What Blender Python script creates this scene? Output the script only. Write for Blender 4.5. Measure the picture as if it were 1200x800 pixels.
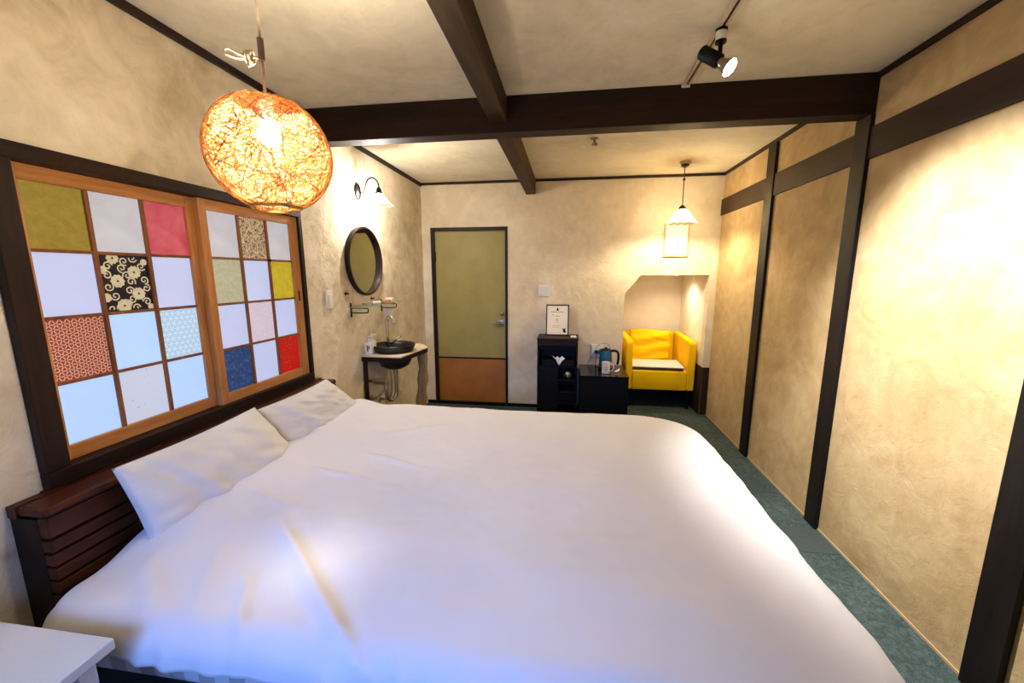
import bpy, bmesh, math, random
from mathutils import Vector, Matrix, noise
random.seed(7)
PI = math.pi
scene = bpy.context.scene
for o in list(bpy.data.objects):
    bpy.data.objects.remove(o)

# ------------------------------------------------------------------ camera
F_PX, PITCH, YAW, ROLL, CAM_H = 465.31, 0.1678, 0.1402, -0.0018, 1.4839
cd = bpy.data.cameras.new('camera')
cam = bpy.data.objects.new('camera', cd)
scene.collection.objects.link(cam)
cd.sensor_fit = 'HORIZONTAL'
cd.sensor_width = 36.0
cd.lens = F_PX / 1200 * 36.0
cd.clip_start = 0.02
cy, sy, cp, sp = math.cos(YAW), math.sin(YAW), math.cos(PITCH), math.sin(PITCH)
fw = Vector((-sy * cp, cy * cp, -sp)); rt = Vector((cy, sy, 0)); up = rt.cross(fw)
c_, s_ = math.cos(ROLL), math.sin(ROLL)
rt, up = c_ * rt + s_ * up, -s_ * rt + c_ * up
m = Matrix((rt, up, -fw)).transposed().to_4x4()
m.translation = Vector((0, 0, CAM_H))
cam.matrix_world = m
scene.camera = cam

# ------------------------------------------------------------------ world, light, exposure
w = bpy.data.worlds.new('world'); scene.world = w; w.use_nodes = True
w.node_tree.nodes['Background'].inputs[0].default_value = (0.55, 0.7, 1.0, 1)
w.node_tree.nodes['Background'].inputs[1].default_value = 0.5
scene.view_settings.view_transform = 'Standard'
scene.view_settings.look = 'None'
scene.view_settings.exposure = 0.3
scene.view_settings.gamma = 1.0
scene.view_settings.use_curve_mapping = False

BALL_EMIT = 1800.0      # bulb in the woven pendant
SCONCE_EMIT = 1150.0
ALCOVE_EMIT = 1600.0
SPOT_W = 315.0
NEAR_FILL_W = 13.0
DOWN_W = 17.0         # recessed downlight in the alcove ceiling   # second one, aimed over the bed           # near fill: added blue light behind the camera


def area(name, loc, target, size, sizey, watts, col):
    l = bpy.data.lights.new(name, 'AREA'); l.shape = 'RECTANGLE'
    l.size = size; l.size_y = sizey; l.energy = watts; l.color = col
    o = bpy.data.objects.new(name, l); scene.collection.objects.link(o)
    o.location = loc
    o.rotation_euler = (Vector(target) - Vector(loc)).to_track_quat('-Z', 'Y').to_euler()
    return o


# added blue fill standing in for daylight at the near window (added_window)
area('near_window_blue_fill', (-0.45, -1.04, 1.45), (-0.55, 0.70, 0.6), 1.3, 1.0, NEAR_FILL_W, (0.13, 0.32, 1.0)).data.spread = math.radians(70)

# ------------------------------------------------------------------ materials
MATS = {}


def srgb(r, g, b):
    f = lambda c: (c / 255 / 12.92) if c / 255 <= 0.04045 else ((c / 255 + 0.055) / 1.055) ** 2.4
    return (f(r), f(g), f(b), 1)


class NT:
    def __init__(s, name):
        s.m = bpy.data.materials.new(name); s.m.use_nodes = True
        s.t = s.m.node_tree; s.p = s.t.nodes['Principled BSDF']; s.out = s.t.nodes['Material Output']
        s.tc = s.t.nodes.new('ShaderNodeTexCoord')

    def n(s, typ, **kw):
        x = s.t.nodes.new(typ)
        for k, v in kw.items():
            if hasattr(x, k) and k not in x.inputs:
                setattr(x, k, v)
            else:
                x.inputs[k].default_value = v
        return x

    def l(s, a, b): s.t.links.new(a, b)

    def coord(s, scale=(1, 1, 1), rot=(0, 0, 0), src='Object'):
        mp = s.n('ShaderNodeMapping'); mp.inputs['Scale'].default_value = scale
        mp.inputs['Rotation'].default_value = rot
        s.l(s.tc.outputs[src], mp.inputs['Vector']); return mp.outputs[0]

    def noise(s, vec, scale, detail=4, rough=0.55, dist=0.0):
        x = s.n('ShaderNodeTexNoise'); s.l(vec, x.inputs['Vector'])
        x.inputs['Scale'].default_value = scale; x.inputs['Detail'].default_value = detail
        x.inputs['Roughness'].default_value = rough; x.inputs['Distortion'].default_value = dist
        return x.outputs['Fac']

    def ramp(s, fac, stops, const=False):
        r = s.n('ShaderNodeValToRGB')
        if const: r.color_ramp.interpolation = 'CONSTANT'
        e = r.color_ramp.elements
        while len(e) < len(stops): e.new(0.5)
        for i, (p, c) in enumerate(stops):
            e[i].position = p; e[i].color = c
        s.l(fac, r.inputs[0]); return r.outputs[0]

    def bump(s, h, strength, dist=0.01, prev=None):
        b = s.n('ShaderNodeBump'); b.inputs['Strength'].default_value = strength
        b.inputs['Distance'].default_value = dist; s.l(h, b.inputs['Height'])
        if prev: s.l(prev, b.inputs['Normal'])
        s.l(b.outputs[0], s.p.inputs['Normal']); return b.outputs[0]

    def math(s, op, a, b=None):
        x = s.n('ShaderNodeMath', operation=op)
        for i, v in enumerate((a, b)):
            if v is None: continue
            if isinstance(v, (int, float)): x.inputs[i].default_value = v
            else: s.l(v, x.inputs[i])
        return x.outputs[0]


def plain(name, col, rough=0.5, metal=0.0, spec=0.5, grain=0.0, gscale=60, bump=0.0):
    k = NT(name)
    k.p.inputs['Roughness'].default_value = rough; k.p.inputs['Metallic'].default_value = metal
    k.p.inputs['Specular IOR Level'].default_value = spec
    v = k.coord()
    f = k.noise(v, gscale)
    a = tuple(c * (1 - grain) for c in col[:3]) + (1,); b = tuple(min(1, c * (1 + grain)) for c in col[:3]) + (1,)
    k.l(k.ramp(f, [(0.35, a), (0.65, b)]), k.p.inputs['Base Color'])
    if bump: k.bump(f, bump, 0.002)
    return k.m


def plaster(name, dark, mid, light, fine=0.35, swirl=0.35):
    k = NT(name); v = k.coord()
    a = k.noise(v, 1.7, 6, 0.6, 0.8)
    b = k.noise(v, 6.0, 5, 0.6, 1.5)
    f = k.math('ADD', k.math('MULTIPLY', a, 0.65), k.math('MULTIPLY', b, 0.35))
    k.l(k.ramp(f, [(0.36, dark), (0.5, mid), (0.64, light)]), k.p.inputs['Base Color'])
    k.p.inputs['Roughness'].default_value = 0.85; k.p.inputs['Specular IOR Level'].default_value = 0.25
    n1 = k.bump(k.noise(v, 11, 8, 0.68, 0.5), swirl, 0.012)
    k.bump(k.noise(v, 140, 5, 0.7), fine, 0.004, n1)
    return k.m


def wood(name, dark, light, axis='Y', scale=1.0, rough=0.5, bump=0.25, spec=0.2):
    k = NT(name)
    st = {'X': (1.2, 14, 14), 'Y': (14, 1.2, 14), 'Z': (14, 14, 1.2)}[axis]
    v = k.coord(tuple(q * scale for q in st))
    a = k.noise(v, 2.0, 8, 0.6, 0.6)
    v2 = k.coord(tuple(q * scale * 4 for q in st))
    b = k.noise(v2, 3.0, 4, 0.6)
    f = k.math('ADD', k.math('MULTIPLY', a, 0.7), k.math('MULTIPLY', b, 0.3))
    k.l(k.ramp(f, [(0.35, dark), (0.66, light)]), k.p.inputs['Base Color'])
    k.p.inputs['Roughness'].default_value = rough; k.p.inputs['Specular IOR Level'].default_value = spec
    k.bump(f, bump, 0.004)
    return k.m


M = {}
M['plaster_cream'] = plaster('cream_plaster', srgb(210, 192, 160), srgb(222, 206, 178), srgb(234, 220, 196), 0.4, 0.7)
M['plaster_alcove'] = plaster('lightened_alcove_plaster', srgb(236, 222, 196), srgb(242, 230, 206), srgb(248, 238, 216), 0.25, 0.25)  # cream plaster lightened so the alcove looks more brightly lit
M['plaster_left'] = plaster('mottled_plaster', srgb(190, 172, 138), srgb(222, 206, 176), srgb(240, 226, 200), 0.5, 1.0)
M['plaster_ochre'] = plaster('ochre_plaster', srgb(164, 136, 92), srgb(182, 155, 112), srgb(196, 172, 130), 0.2, 0.55)
M['plaster_ceiling'] = plaster('ceiling_plaster', srgb(206, 194, 166), srgb(222, 210, 182), srgb(232, 221, 198), 0.2, 0.3)
M['beam'] = wood('dark_beam_wood', srgb(26, 13, 7), srgb(50, 30, 19), 'X', 0.5, 0.6)
M['beam_y'] = wood('dark_beam_wood_lengthwise', srgb(36, 22, 12), srgb(70, 50, 32), 'Y', 0.5, 0.6)
M['post'] = wood('dark_post_wood', srgb(12, 9, 8), srgb(30, 23, 19), 'Z', 0.5, 0.55)
M['band'] = wood('dark_rail_wood', srgb(32, 21, 16), srgb(54, 38, 30), 'Y', 0.5, 0.6)
M['wframe'] = wood('dark_window_wood', srgb(22, 11, 7), srgb(46, 25, 16), 'Y', 0.8, 0.5)
M['wframe_z'] = wood('dark_window_wood_upright', srgb(20, 11, 7), srgb(42, 24, 16), 'Z', 0.8, 0.5)
M['sash'] = wood('honey_sash_wood', srgb(166, 106, 54), srgb(208, 148, 86), 'Y', 1.0, 0.4)
M['sash_z'] = wood('honey_sash_wood_upright', srgb(160, 102, 52), srgb(204, 144, 84), 'Z', 1.0, 0.4)
M['muntin'] = wood('brown_muntin_wood', srgb(112, 66, 38), srgb(150, 96, 58), 'Z', 1.0, 0.4)
M['headboard'] = wood('reddish_headboard_wood', srgb(44, 18, 9), srgb(84, 40, 21), 'Y', 0.9, 0.4)
M['headboard_dark'] = wood('dark_headboard_wood', srgb(20, 9, 6), srgb(36, 18, 11), 'Y', 0.9, 0.5)
M['wainscot'] = wood('brown_wainscot_wood', srgb(30, 17, 10), srgb(56, 34, 21), 'Z', 0.8, 0.5)
M['cabinet'] = wood('near_black_cabinet_wood', srgb(8, 6, 5), srgb(18, 13, 11), 'X', 1.0, 0.45)
M['cabinet_brown'] = wood('dark_brown_top_wood', srgb(26, 15, 11), srgb(46, 28, 21), 'X', 1.0, 0.45)
M['black'] = plain('matt_black', srgb(8, 8, 8), 0.5, spec=0.2, grain=0.15)
M['gloss_black'] = plain('gloss_black', srgb(12, 11, 12), 0.12, grain=0.1)
M['black_metal'] = plain('black_metal', srgb(34, 28, 26), 0.4, 0.6, grain=0.1)
M['black_ceramic'] = plain('black_ceramic', srgb(16, 17, 19), 0.35, grain=0.15, gscale=200, bump=0.1)
M['chrome'] = plain('chrome', srgb(215, 212, 208), 0.12, 1.0, grain=0.03)
M['steel'] = plain('brushed_steel', srgb(170, 160, 145), 0.3, 1.0, grain=0.1, gscale=150)
M['white_plastic'] = plain('white_plastic', srgb(232, 226, 214), 0.4, grain=0.02)
M['white_lam'] = plain('white_laminate', srgb(206, 208, 206), 0.45, grain=0.02, gscale=150)
M['white_ceramic'] = plain('white_ceramic', srgb(226, 220, 210), 0.2, grain=0.02)
M['grey_print'] = plain('grey_print', srgb(96, 90, 86), 0.6, grain=0.1)
M['tissue'] = plain('tissue_paper', srgb(232, 230, 228), 0.9, grain=0.03, gscale=30)
M['door_green'] = plain('olive_door', srgb(150, 137, 74), 0.55, grain=0.07, gscale=5, bump=0.05)
M['door_brown'] = plain('ochre_kick_panel', srgb(158, 98, 34), 0.5, grain=0.12, gscale=5)
M['kettle_blue'] = plain('kettle_blue', srgb(16, 84, 118), 0.2, grain=0.05)
M['cord'] = plain('cream_cord', srgb(196, 176, 146), 0.7, grain=0.1)
M['cord_grey'] = plain('grey_cord_grip', srgb(110, 92, 82), 0.5, grain=0.1)
M['cord_dark'] = plain('dark_cord', srgb(60, 38, 26), 0.6, grain=0.1)
M['paper'] = plain('sign_paper', srgb(234, 224, 210), 0.7, grain=0.02)
M['art_paper'] = plain('art_paper', srgb(232, 228, 224), 0.7, grain=0.02)
M['art_blue'] = plain('art_blue_ink', srgb(120, 140, 196), 0.7, grain=0.15)
M['light_wood'] = wood('light_frame_wood', srgb(186, 146, 92), srgb(214, 178, 124), 'Z', 1.0)
M['log'] = wood('rough_log_wood', srgb(120, 90, 54), srgb(184, 150, 104), 'Z', 0.6, 0.8, 0.9)
M['counter'] = wood('pale_counter_wood', srgb(206, 184, 150), srgb(232, 216, 190), 'Y', 0.8, 0.35)
M['towel'] = plain('white_towel', srgb(226, 214, 194), 0.95, grain=0.06, gscale=180, bump=0.4)
M['silver_cloth'] = plain('pale_trim', srgb(176, 150, 112), 0.7, grain=0.05)
M['soap_green'] = plain('pale_green_item', srgb(168, 176, 130), 0.5, grain=0.05)
M['soap_orange'] = plain('orange_item', srgb(206, 142, 92), 0.5, grain=0.05)
M['bedside_sheet'] = plain('grey_sheet', srgb(190, 188, 190), 0.9, grain=0.05, gscale=90, bump=0.2)
M['bedbase'] = plain('charcoal_bed_base', srgb(20, 20, 22), 0.8, grain=0.2, gscale=120)
M['tray_edge'] = plain('dark_maroon_edge', srgb(66, 36, 36), 0.6, grain=0.1)


def fabric(name, col, rough=0.9, g=0.04, weave=500, wb=0.15, soft=0.25, sheen=0.2):
    k = NT(name); v = k.coord()
    k.p.inputs['Roughness'].default_value = rough
    k.p.inputs['Sheen Weight'].default_value = sheen
    k.p.inputs['Specular IOR Level'].default_value = 0.2
    a = tuple(c * (1 - g) for c in col[:3]) + (1,)
    k.l(k.ramp(k.noise(v, 4, 4), [(0.3, a), (0.7, col)]), k.p.inputs['Base Color'])
    b = k.bump(k.noise(v, 9, 3, 0.45, 0.2), soft * .6, 0.012)
    k.bump(k.noise(v, weave, 2), wb, 0.001, b)
    return k.m


M['duvet'] = fabric('white_cotton', srgb(222, 219, 218))
M['pillow'] = fabric('pillow_cotton', srgb(220, 216, 208), soft=0.35)
M['yellow'] = fabric('yellow_upholstery', srgb(246, 196, 4), g=0.08, weave=260, wb=0.4, soft=0.1, sheen=0.0)
M['lap'] = fabric('white_lap_board_cloth', srgb(230, 216, 200), soft=0.05)

# striped sheet side under the duvet
k = NT('striped_sheet'); v = k.coord((1, 0.0, 0.0))
wv = k.n('ShaderNodeTexWave', wave_type='BANDS', bands_direction='X'); k.l(v, wv.inputs['Vector']); wv.inputs['Scale'].default_value = 3.2
k.l(k.ramp(wv.outputs['Fac'], [(0.42, srgb(200, 198, 198)), (0.5, srgb(160, 158, 160))]), k.p.inputs['Base Color'])
k.p.inputs['Roughness'].default_value = 0.9
M['sheet_stripe'] = k.m

# carpet
k = NT('green_carpet'); v = k.coord()
a = k.noise(v, 260, 3, 0.7); b = k.noise(v, 40, 4, 0.6, 1.0); c = k.noise(v, 3, 3)
f = k.math('ADD', k.math('MULTIPLY', a, 0.5), k.math('ADD', k.math('MULTIPLY', b, 0.35), k.math('MULTIPLY', c, 0.15)))
k.l(k.ramp(f, [(0.36, srgb(38, 47, 46)), (0.5, srgb(62, 74, 72)), (0.64, srgb(98, 110, 108))]), k.p.inputs['Base Color'])
k.p.inputs['Roughness'].default_value = 0.95; k.p.inputs['Specular IOR Level'].default_value = 0.15
k.bump(a, 0.6, 0.004)
M['carpet'] = k.m
k = NT('grey_carpet_strip'); v = k.coord()
a = k.noise(v, 260, 3, 0.7)
k.l(k.ramp(a, [(0.35, srgb(48, 54, 54)), (0.65, srgb(68, 76, 76))]), k.p.inputs['Base Color'])
k.p.inputs['Roughness'].default_value = 0.95; k.bump(a, 0.6, 0.004)
M['carpet_grey'] = k.m

# mirror
k = NT('mirror_silver'); k.p.inputs['Metallic'].default_value = 1; k.p.inputs['Roughness'].default_value = 0.02
k.l(k.ramp(k.noise(k.coord(), 8), [(0, (0.86, 0.86, 0.84, 1)), (1, (0.9, 0.9, 0.88, 1))]), k.p.inputs['Base Color'])
M['mirror'] = k.m


def emis(name, col, strength):
    k = NT(name); k.p.inputs['Base Color'].default_value = (0.8, 0.8, 0.8, 1)
    k.p.inputs['Emission Color'].default_value = col; k.p.inputs['Emission Strength'].default_value = strength
    return k.m


M['bulb_warm'] = emis('warm_bulb', (1.0, 0.89, 0.72, 1), BALL_EMIT)
M['bulb_sconce'] = emis('sconce_bulb', (1.0, 0.94, 0.86, 1), SCONCE_EMIT)
M['bulb_alcove'] = emis('alcove_bulb', (1.0, 0.84, 0.55, 1), ALCOVE_EMIT)
M['bulb_spot'] = emis('spot_face', (1.0, 0.93, 0.78, 1), 30)


def thin_glass(name, col, alpha, trans, gloss=0.05):
    """thin glass shade: part clear, part frosted (translucent), a little gloss"""
    k = NT(name); t = k.t
    tr = k.n('ShaderNodeBsdfTransparent'); tl = k.n('ShaderNodeBsdfTranslucent'); gl = k.n('ShaderNodeBsdfGlossy')
    f = k.noise(k.coord(), 30)
    dark = tuple(c * 0.85 for c in col[:3]) + (1,)
    k.l(k.ramp(f, [(0.3, dark), (0.7, col)]), tl.inputs['Color'])
    tr.inputs['Color'].default_value = (1, 1, 1, 1); gl.inputs['Roughness'].default_value = 0.1
    m1 = k.n('ShaderNodeMixShader'); m1.inputs[0].default_value = trans
    k.l(tr.outputs[0], m1.inputs[1]); k.l(tl.outputs[0], m1.inputs[2])
    m2 = k.n('ShaderNodeMixShader'); m2.inputs[0].default_value = gloss
    k.l(m1.outputs[0], m2.inputs[1]); k.l(gl.outputs[0], m2.inputs[2])
    k.l(m2.outputs[0], k.out.inputs[0]); return k.m


M['shade_clear'] = thin_glass('clear_shade_glass', (0.95, 0.93, 0.88, 1), 1, 0.25)
M['shade_amber'] = thin_glass('amber_shade_glass', (1.0, 0.55, 0.06, 1), 1, 0.85)
M['shade_milk'] = thin_glass('milky_shade_glass', (1.0, 0.80, 0.42, 1), 1, 0.8)
M['glass_shelf'] = thin_glass('shelf_glass', (0.75, 0.85, 0.75, 1), 1, 0.3, 0.12)

# rattan strands
k = NT('rattan'); v = k.coord()
tl = k.n('ShaderNodeBsdfTranslucent'); df = k.n('ShaderNodeBsdfDiffuse'); mx = k.n('ShaderNodeMixShader')
col = k.ramp(k.noise(v, 30, 3), [(0.3, srgb(204, 176, 122)), (0.7, srgb(216, 194, 146))])
k.l(col, tl.inputs['Color']); k.l(col, df.inputs['Color']); mx.inputs[0].default_value = 0.65
k.l(df.outputs[0], mx.inputs[1]); k.l(tl.outputs[0], mx.inputs[2]); k.l(mx.outputs[0], k.out.inputs[0])
M['rattan'] = k.m
k = NT('rattan_orange'); v = k.coord()
tl = k.n('ShaderNodeBsdfTranslucent'); df = k.n('ShaderNodeBsdfDiffuse'); mx = k.n('ShaderNodeMixShader')
col = k.ramp(k.noise(v, 30, 3), [(0.3, srgb(156, 72, 24)), (0.7, srgb(180, 98, 40))])
k.l(col, tl.inputs['Color']); k.l(col, df.inputs['Color']); mx.inputs[0].default_value = 0.3
k.l(df.outputs[0], mx.inputs[1]); k.l(tl.outputs[0], mx.inputs[2]); k.l(mx.outputs[0], k.out.inputs[0])
M['rattan_orange'] = k.m

# ---- window panes: emission standing in for daylight behind paper / glass (they are lit windows)


def pane(name, build, strength=1.0, base=0.35):
    k = NT(name); v = k.coord()
    c = build(k, v)
    k.p.inputs['Roughness'].default_value = 0.35; k.p.inputs['Specular IOR Level'].default_value = 0.3
    mixn = k.n('ShaderNodeMixRGB', blend_type='MULTIPLY'); mixn.inputs[0].default_value = 1
    k.l(c, mixn.inputs[1]); mixn.inputs[2].default_value = (base, base, base, 1)
    k.l(mixn.outputs[0], k.p.inputs['Base Color'])
    k.l(c, k.p.inputs['Emission Color']); k.p.inputs['Emission Strength'].default_value = strength * .80
    return k.m


def flat(c1, c2, scale=6, dist=0.5):
    return lambda k, v: k.ramp(k.noise(v, scale, 4, 0.55, dist), [(0.35, c1), (0.65, c2)])


def voro(k, v, scale, rnd, feature='F1'):
    x = k.n('ShaderNodeTexVoronoi', feature=feature); k.l(v, x.inputs['Vector'])
    x.inputs['Scale'].default_value = scale; x.inputs['Randomness'].default_value = rnd
    return x.outputs['Distance']


def tri(k, pitch):
    sep = k.n('ShaderNodeSeparateXYZ'); k.l(k.tc.outputs['Object'], sep.inputs[0])
    ds = []
    for a in (PI / 2, PI / 2 + PI / 3, PI / 2 - PI / 3):
        u = k.math('ADD', k.math('MULTIPLY', sep.outputs['Y'], math.cos(a) / pitch), k.math('MULTIPLY', sep.outputs['Z'], math.sin(a) / pitch))
        u = k.math('ADD', u, 50.0)
        ds.append(k.math('PINGPONG', u, 0.5))
    return ds


def red_lattice(k, v):
    d = tri(k, .017)
    mn = k.math('MINIMUM', d[0], k.math('MINIMUM', d[1], d[2]))
    mxx = k.math('MAXIMUM', d[0], k.math('MAXIMUM', d[1], d[2]))
    wob = k.math('MULTIPLY', k.noise(v, 90, 2), .10)
    a = k.ramp(k.math('ADD', mn, wob), [(0.12, srgb(222, 188, 164)), (0.17, srgb(172, 50, 36))])
    b = k.ramp(mxx, [(0.14, (1, 1, 1, 1)), (0.20, (0, 0, 0, 1))])
    mixn = k.n('ShaderNodeMixRGB'); k.l(b, mixn.inputs[0]); k.l(a, mixn.inputs[1]); mixn.inputs[2].default_value = srgb(120, 26, 20)
    return mixn.outputs[0]


def blue_hemp(k, v):
    d = tri(k, .021)
    mn = k.math('MINIMUM', d[0], k.math('MINIMUM', d[1], d[2]))
    return k.ramp(mn, [(0.04, srgb(206, 228, 244)), (0.09, srgb(168, 198, 228))])


def speck(k, v):
    d = voro(k, k.coord((0, 1, 1)), 70, 1.0)
    n = k.noise(v, 24, 2)
    f = k.math('ADD', d, k.math('MULTIPLY', n, 0.55))
    return k.ramp(f, [(0.30, srgb(90, 100, 130)), (0.36, srgb(196, 204, 226))])


def brown_small(k, v):
    f = k.noise(k.coord((0, 1, 1)), 95, 1, 0.5, 1.8)
    return k.ramp(f, [(0.44, srgb(86, 54, 34)), (0.49, srgb(212, 186, 146))])


def navy(k, v):
    return k.ramp(k.noise(v, 55, 5, 0.7, 0.6), [(0.35, srgb(32, 62, 116)), (0.55, srgb(48, 84, 142)), (0.72, srgb(110, 142, 190))])


def red_fleck(k, v):
    f = k.math('ADD', voro(k, k.coord((0, 1, 1)), 75, 1.0), k.math('MULTIPLY', k.noise(v, 30, 2), 0.35))
    return k.ramp(f, [(0.26, srgb(240, 170, 140)), (0.33, srgb(196, 26, 20))])


def faint(k, v):
    f = k.noise(k.coord((0, 1, 1.6)), 75, 2, 0.5, 2.0)
    return k.ramp(f, [(0.44, srgb(214, 196, 208)), (0.52, srgb(196, 186, 208))])


P = {}
P['gold'] = pane('gold_paper', flat(srgb(156, 132, 52), srgb(170, 146, 62), 40), 0.55)
P['grey'] = pane('grey_daylight_glass', flat(srgb(184, 182, 190), srgb(200, 198, 206)), 0.8)  # plain glass; the dimmer outside daylight is painted in as grey
P['pink'] = pane('crimson_paper', flat(srgb(186, 66, 84), srgb(204, 92, 106), 14), 0.75)
P['lilac'] = pane('lilac_daylight_glass', flat(srgb(188, 197, 234), srgb(192, 201, 238), 3), 0.85)  # plain glass, tone of the daylight outside painted in
P['blue'] = pane('blue_daylight_glass', flat(srgb(170, 201, 248), srgb(176, 206, 251), 3), 0.95)  # plain glass, brighter and bluer daylight low down painted in
P['ink'] = pane('indigo_paper', flat(srgb(22, 18, 34), srgb(32, 26, 44), 30), 0.25)
P['ink_print'] = pane('cream_print', flat(srgb(206, 190, 150), srgb(222, 208, 172), 60), 0.6)
P['red_lattice'] = pane('red_lattice_paper', red_lattice, 0.6)
P['hemp'] = pane('blue_hemp_leaf_paper', blue_hemp, 0.85)
P['speck'] = pane('speckled_paper', speck, 0.85)
P['brown'] = pane('brown_small_print_paper', brown_small, 0.6)
P['olive'] = pane('pale_olive_paper', flat(srgb(170, 170, 138), srgb(186, 184, 156), 50), 0.75)
P['yellow'] = pane('yellow_paper', flat(srgb(190, 168, 32), srgb(206, 184, 52), 30), 0.7)
P['faint'] = pane('faint_rose_print_paper', faint, 0.85)
P['navy'] = pane('navy_mottled_paper', navy, 0.5)
P['red'] = pane('red_fleck_paper', red_fleck, 0.65)

# ------------------------------------------------------------------ mesh builder
WO = {}   # world origin of each object


class MB:
    def __init__(s): s.v = []; s.f = []; s.mi = []

    def add(s, vs, fs, mi=0):
        o = len(s.v); s.v += [tuple(p) for p in vs]
        s.f += [tuple(i + o for i in f) for f in fs]; s.mi += [mi] * len(fs); return s

    def box(s, a, b, bev=0.0, mi=0, seg=2, rot=None, piv=None):
        bm = bmesh.new(); bmesh.ops.create_cube(bm, size=1)
        c = [(a[i] + b[i]) / 2 for i in range(3)]; d = [abs(b[i] - a[i]) for i in range(3)]
        for q in bm.verts: q.co = Vector((c[0] + q.co.x * d[0], c[1] + q.co.y * d[1], c[2] + q.co.z * d[2]))
        if bev: bmesh.ops.bevel(bm, geom=list(bm.edges), offset=bev, segments=seg, profile=0.5, affect='EDGES')
        if rot:
            pv = Vector(piv or c)
            for q in bm.verts: q.co = rot @ (q.co - pv) + pv
        bm.verts.index_update()
        s.add([q.co[:] for q in bm.verts], [[q.index for q in f.verts] for f in bm.faces], mi); bm.free(); return s

    def lathe(s, c, prof, n=32, mi=0, axis=(0, 0, 1), flute=0, famp=0.0, close=False):
        ax = Vector(axis).normalized()
        u = ax.orthogonal().normalized(); w_ = ax.cross(u)
        c = Vector(c); vs = []; fs = []
        for r, h in prof:
            for i in range(n):
                a = 2 * PI * i / n
                rr = r * (1 + famp * math.cos(flute * a)) if flute else r
                vs.append(c + ax * h + (u * math.cos(a) + w_ * math.sin(a)) * rr)
        for j in range(len(prof) - 1):
            for i in range(n):
                k2 = (i + 1) % n
                fs.append((j * n + i, j * n + k2, (j + 1) * n + k2, (j + 1) * n + i))
        if close:
            fs.append(tuple(range(n))[::-1]); fs.append(tuple((len(prof) - 1) * n + i for i in range(n)))
        return s.add(vs, fs, mi)

    def cyl(s, a, b, r, n=16, mi=0, r2=None):
        a = Vector(a); b = Vector(b); L = (b - a).length
        return s.lathe(a, [(r, 0), (r if r2 is None else r2, L)], n, mi, (b - a), close=True)

    def tube(s, pts, r, n=8, mi=0, closed=False):
        pts = [Vector(p) for p in pts]; vs = []; fs = []; N = len(pts)
        t0 = (pts[1] - pts[0]).normalized(); u = t0.orthogonal().normalized()
        for i, p in enumerate(pts):
            t = (pts[(i + 1) % N] - pts[i - 1]) if closed else (pts[min(i + 1, N - 1)] - pts[max(i - 1, 0)])
            t.normalize(); u = (u - t * u.dot(t)).normalized(); w_ = t.cross(u)
            rr = r[i] if isinstance(r, (list, tuple)) else r
            for j in range(n):
                a = 2 * PI * j / n; vs.append(p + (u * math.cos(a) + w_ * math.sin(a)) * rr)
        for i in range(N if closed else N - 1):
            for j in range(n):
                q = (i + 1) % N
                fs.append((i * n + j, i * n + (j + 1) % n, q * n + (j + 1) % n, q * n + j))
        if not closed:
            fs.append(tuple(range(n))[::-1]); fs.append(tuple((N - 1) * n + j for j in range(n)))
        return s.add(vs, fs, mi)

    def sphere(s, c, r, n=20, mi=0, sc=(1, 1, 1)):
        vs = [(c[0], c[1], c[2] - r * sc[2])]; fs = []; R_ = n // 2
        for j in range(1, R_):
            t = -PI / 2 + PI * j / R_
            for i in range(n):
                a = 2 * PI * i / n
                vs.append((c[0] + r * sc[0] * math.cos(t) * math.cos(a), c[1] + r * sc[1] * math.cos(t) * math.sin(a), c[2] + r * sc[2] * math.sin(t)))
        vs.append((c[0], c[1], c[2] + r * sc[2])); T = len(vs) - 1
        for i in range(n):
            k2 = (i + 1) % n
            fs.append((0, 1 + k2, 1 + i)); fs.append((T, T - n + i, T - n + k2))
            for j in range(R_ - 2):
                fs.append((1 + j * n + i, 1 + j * n + k2, 1 + (j + 1) * n + k2, 1 + (j + 1) * n + i))
        return s.add(vs, fs, mi)

    def prism(s, poly, axis, a, b, mi=0):
        """extrude a 2-D polygon (in the two other axes, in order) along axis from a to b"""
        def mk(p, t):
            q = list(p); q.insert(axis, t); return tuple(q)
        n = len(poly)
        vs = [mk(p, a) for p in poly] + [mk(p, b) for p in poly]
        fs = [tuple(range(n))[::-1], tuple(range(n, 2 * n))]
        fs += [(i, (i + 1) % n, n + (i + 1) % n, n + i) for i in range(n)]
        return s.add(vs, fs, mi)

    def build(s, name, mats, parent=None, origin=None, smooth=False, auto=None, label=None):
        base = WO[parent.name] if parent else Vector((0, 0, 0))
        og = Vector(origin) if origin is not None else Vector(base)
        me = bpy.data.meshes.new(name)
        me.from_pydata([tuple(Vector(p) - og) for p in s.v], [], s.f)
        if not isinstance(mats, (list, tuple)): mats = [mats]
        for q in mats: me.materials.append(q)
        me.polygons.foreach_set('material_index', s.mi)
        bm = bmesh.new(); bm.from_mesh(me); bmesh.ops.recalc_face_normals(bm, faces=bm.faces); bm.to_mesh(me); bm.free()
        if smooth: me.shade_smooth()
        elif auto: me.shade_smooth(); me.set_sharp_from_angle(angle=math.radians(auto))
        o = bpy.data.objects.new(name, me); scene.collection.objects.link(o)
        if parent: o.parent = parent
        o.location = og - base
        WO[o.name] = og
        if label: o['label'] = label
        return o


def tag(o, label, cat=None, group=None, kind=None):
    o['label'] = label
    if cat: o['category'] = cat
    if group: o['group'] = group
    if kind: o['kind'] = kind
    return o


def thing(name, loc, label, cat=None, group=None, kind=None):
    o = bpy.data.objects.new(name, None); scene.collection.objects.link(o)
    o.location = loc; o.empty_display_size = 0.05; WO[o.name] = Vector(loc)
    return tag(o, label, cat, group, kind)


def struct(o, label): return tag(o, label, None, None, 'structure')


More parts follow.
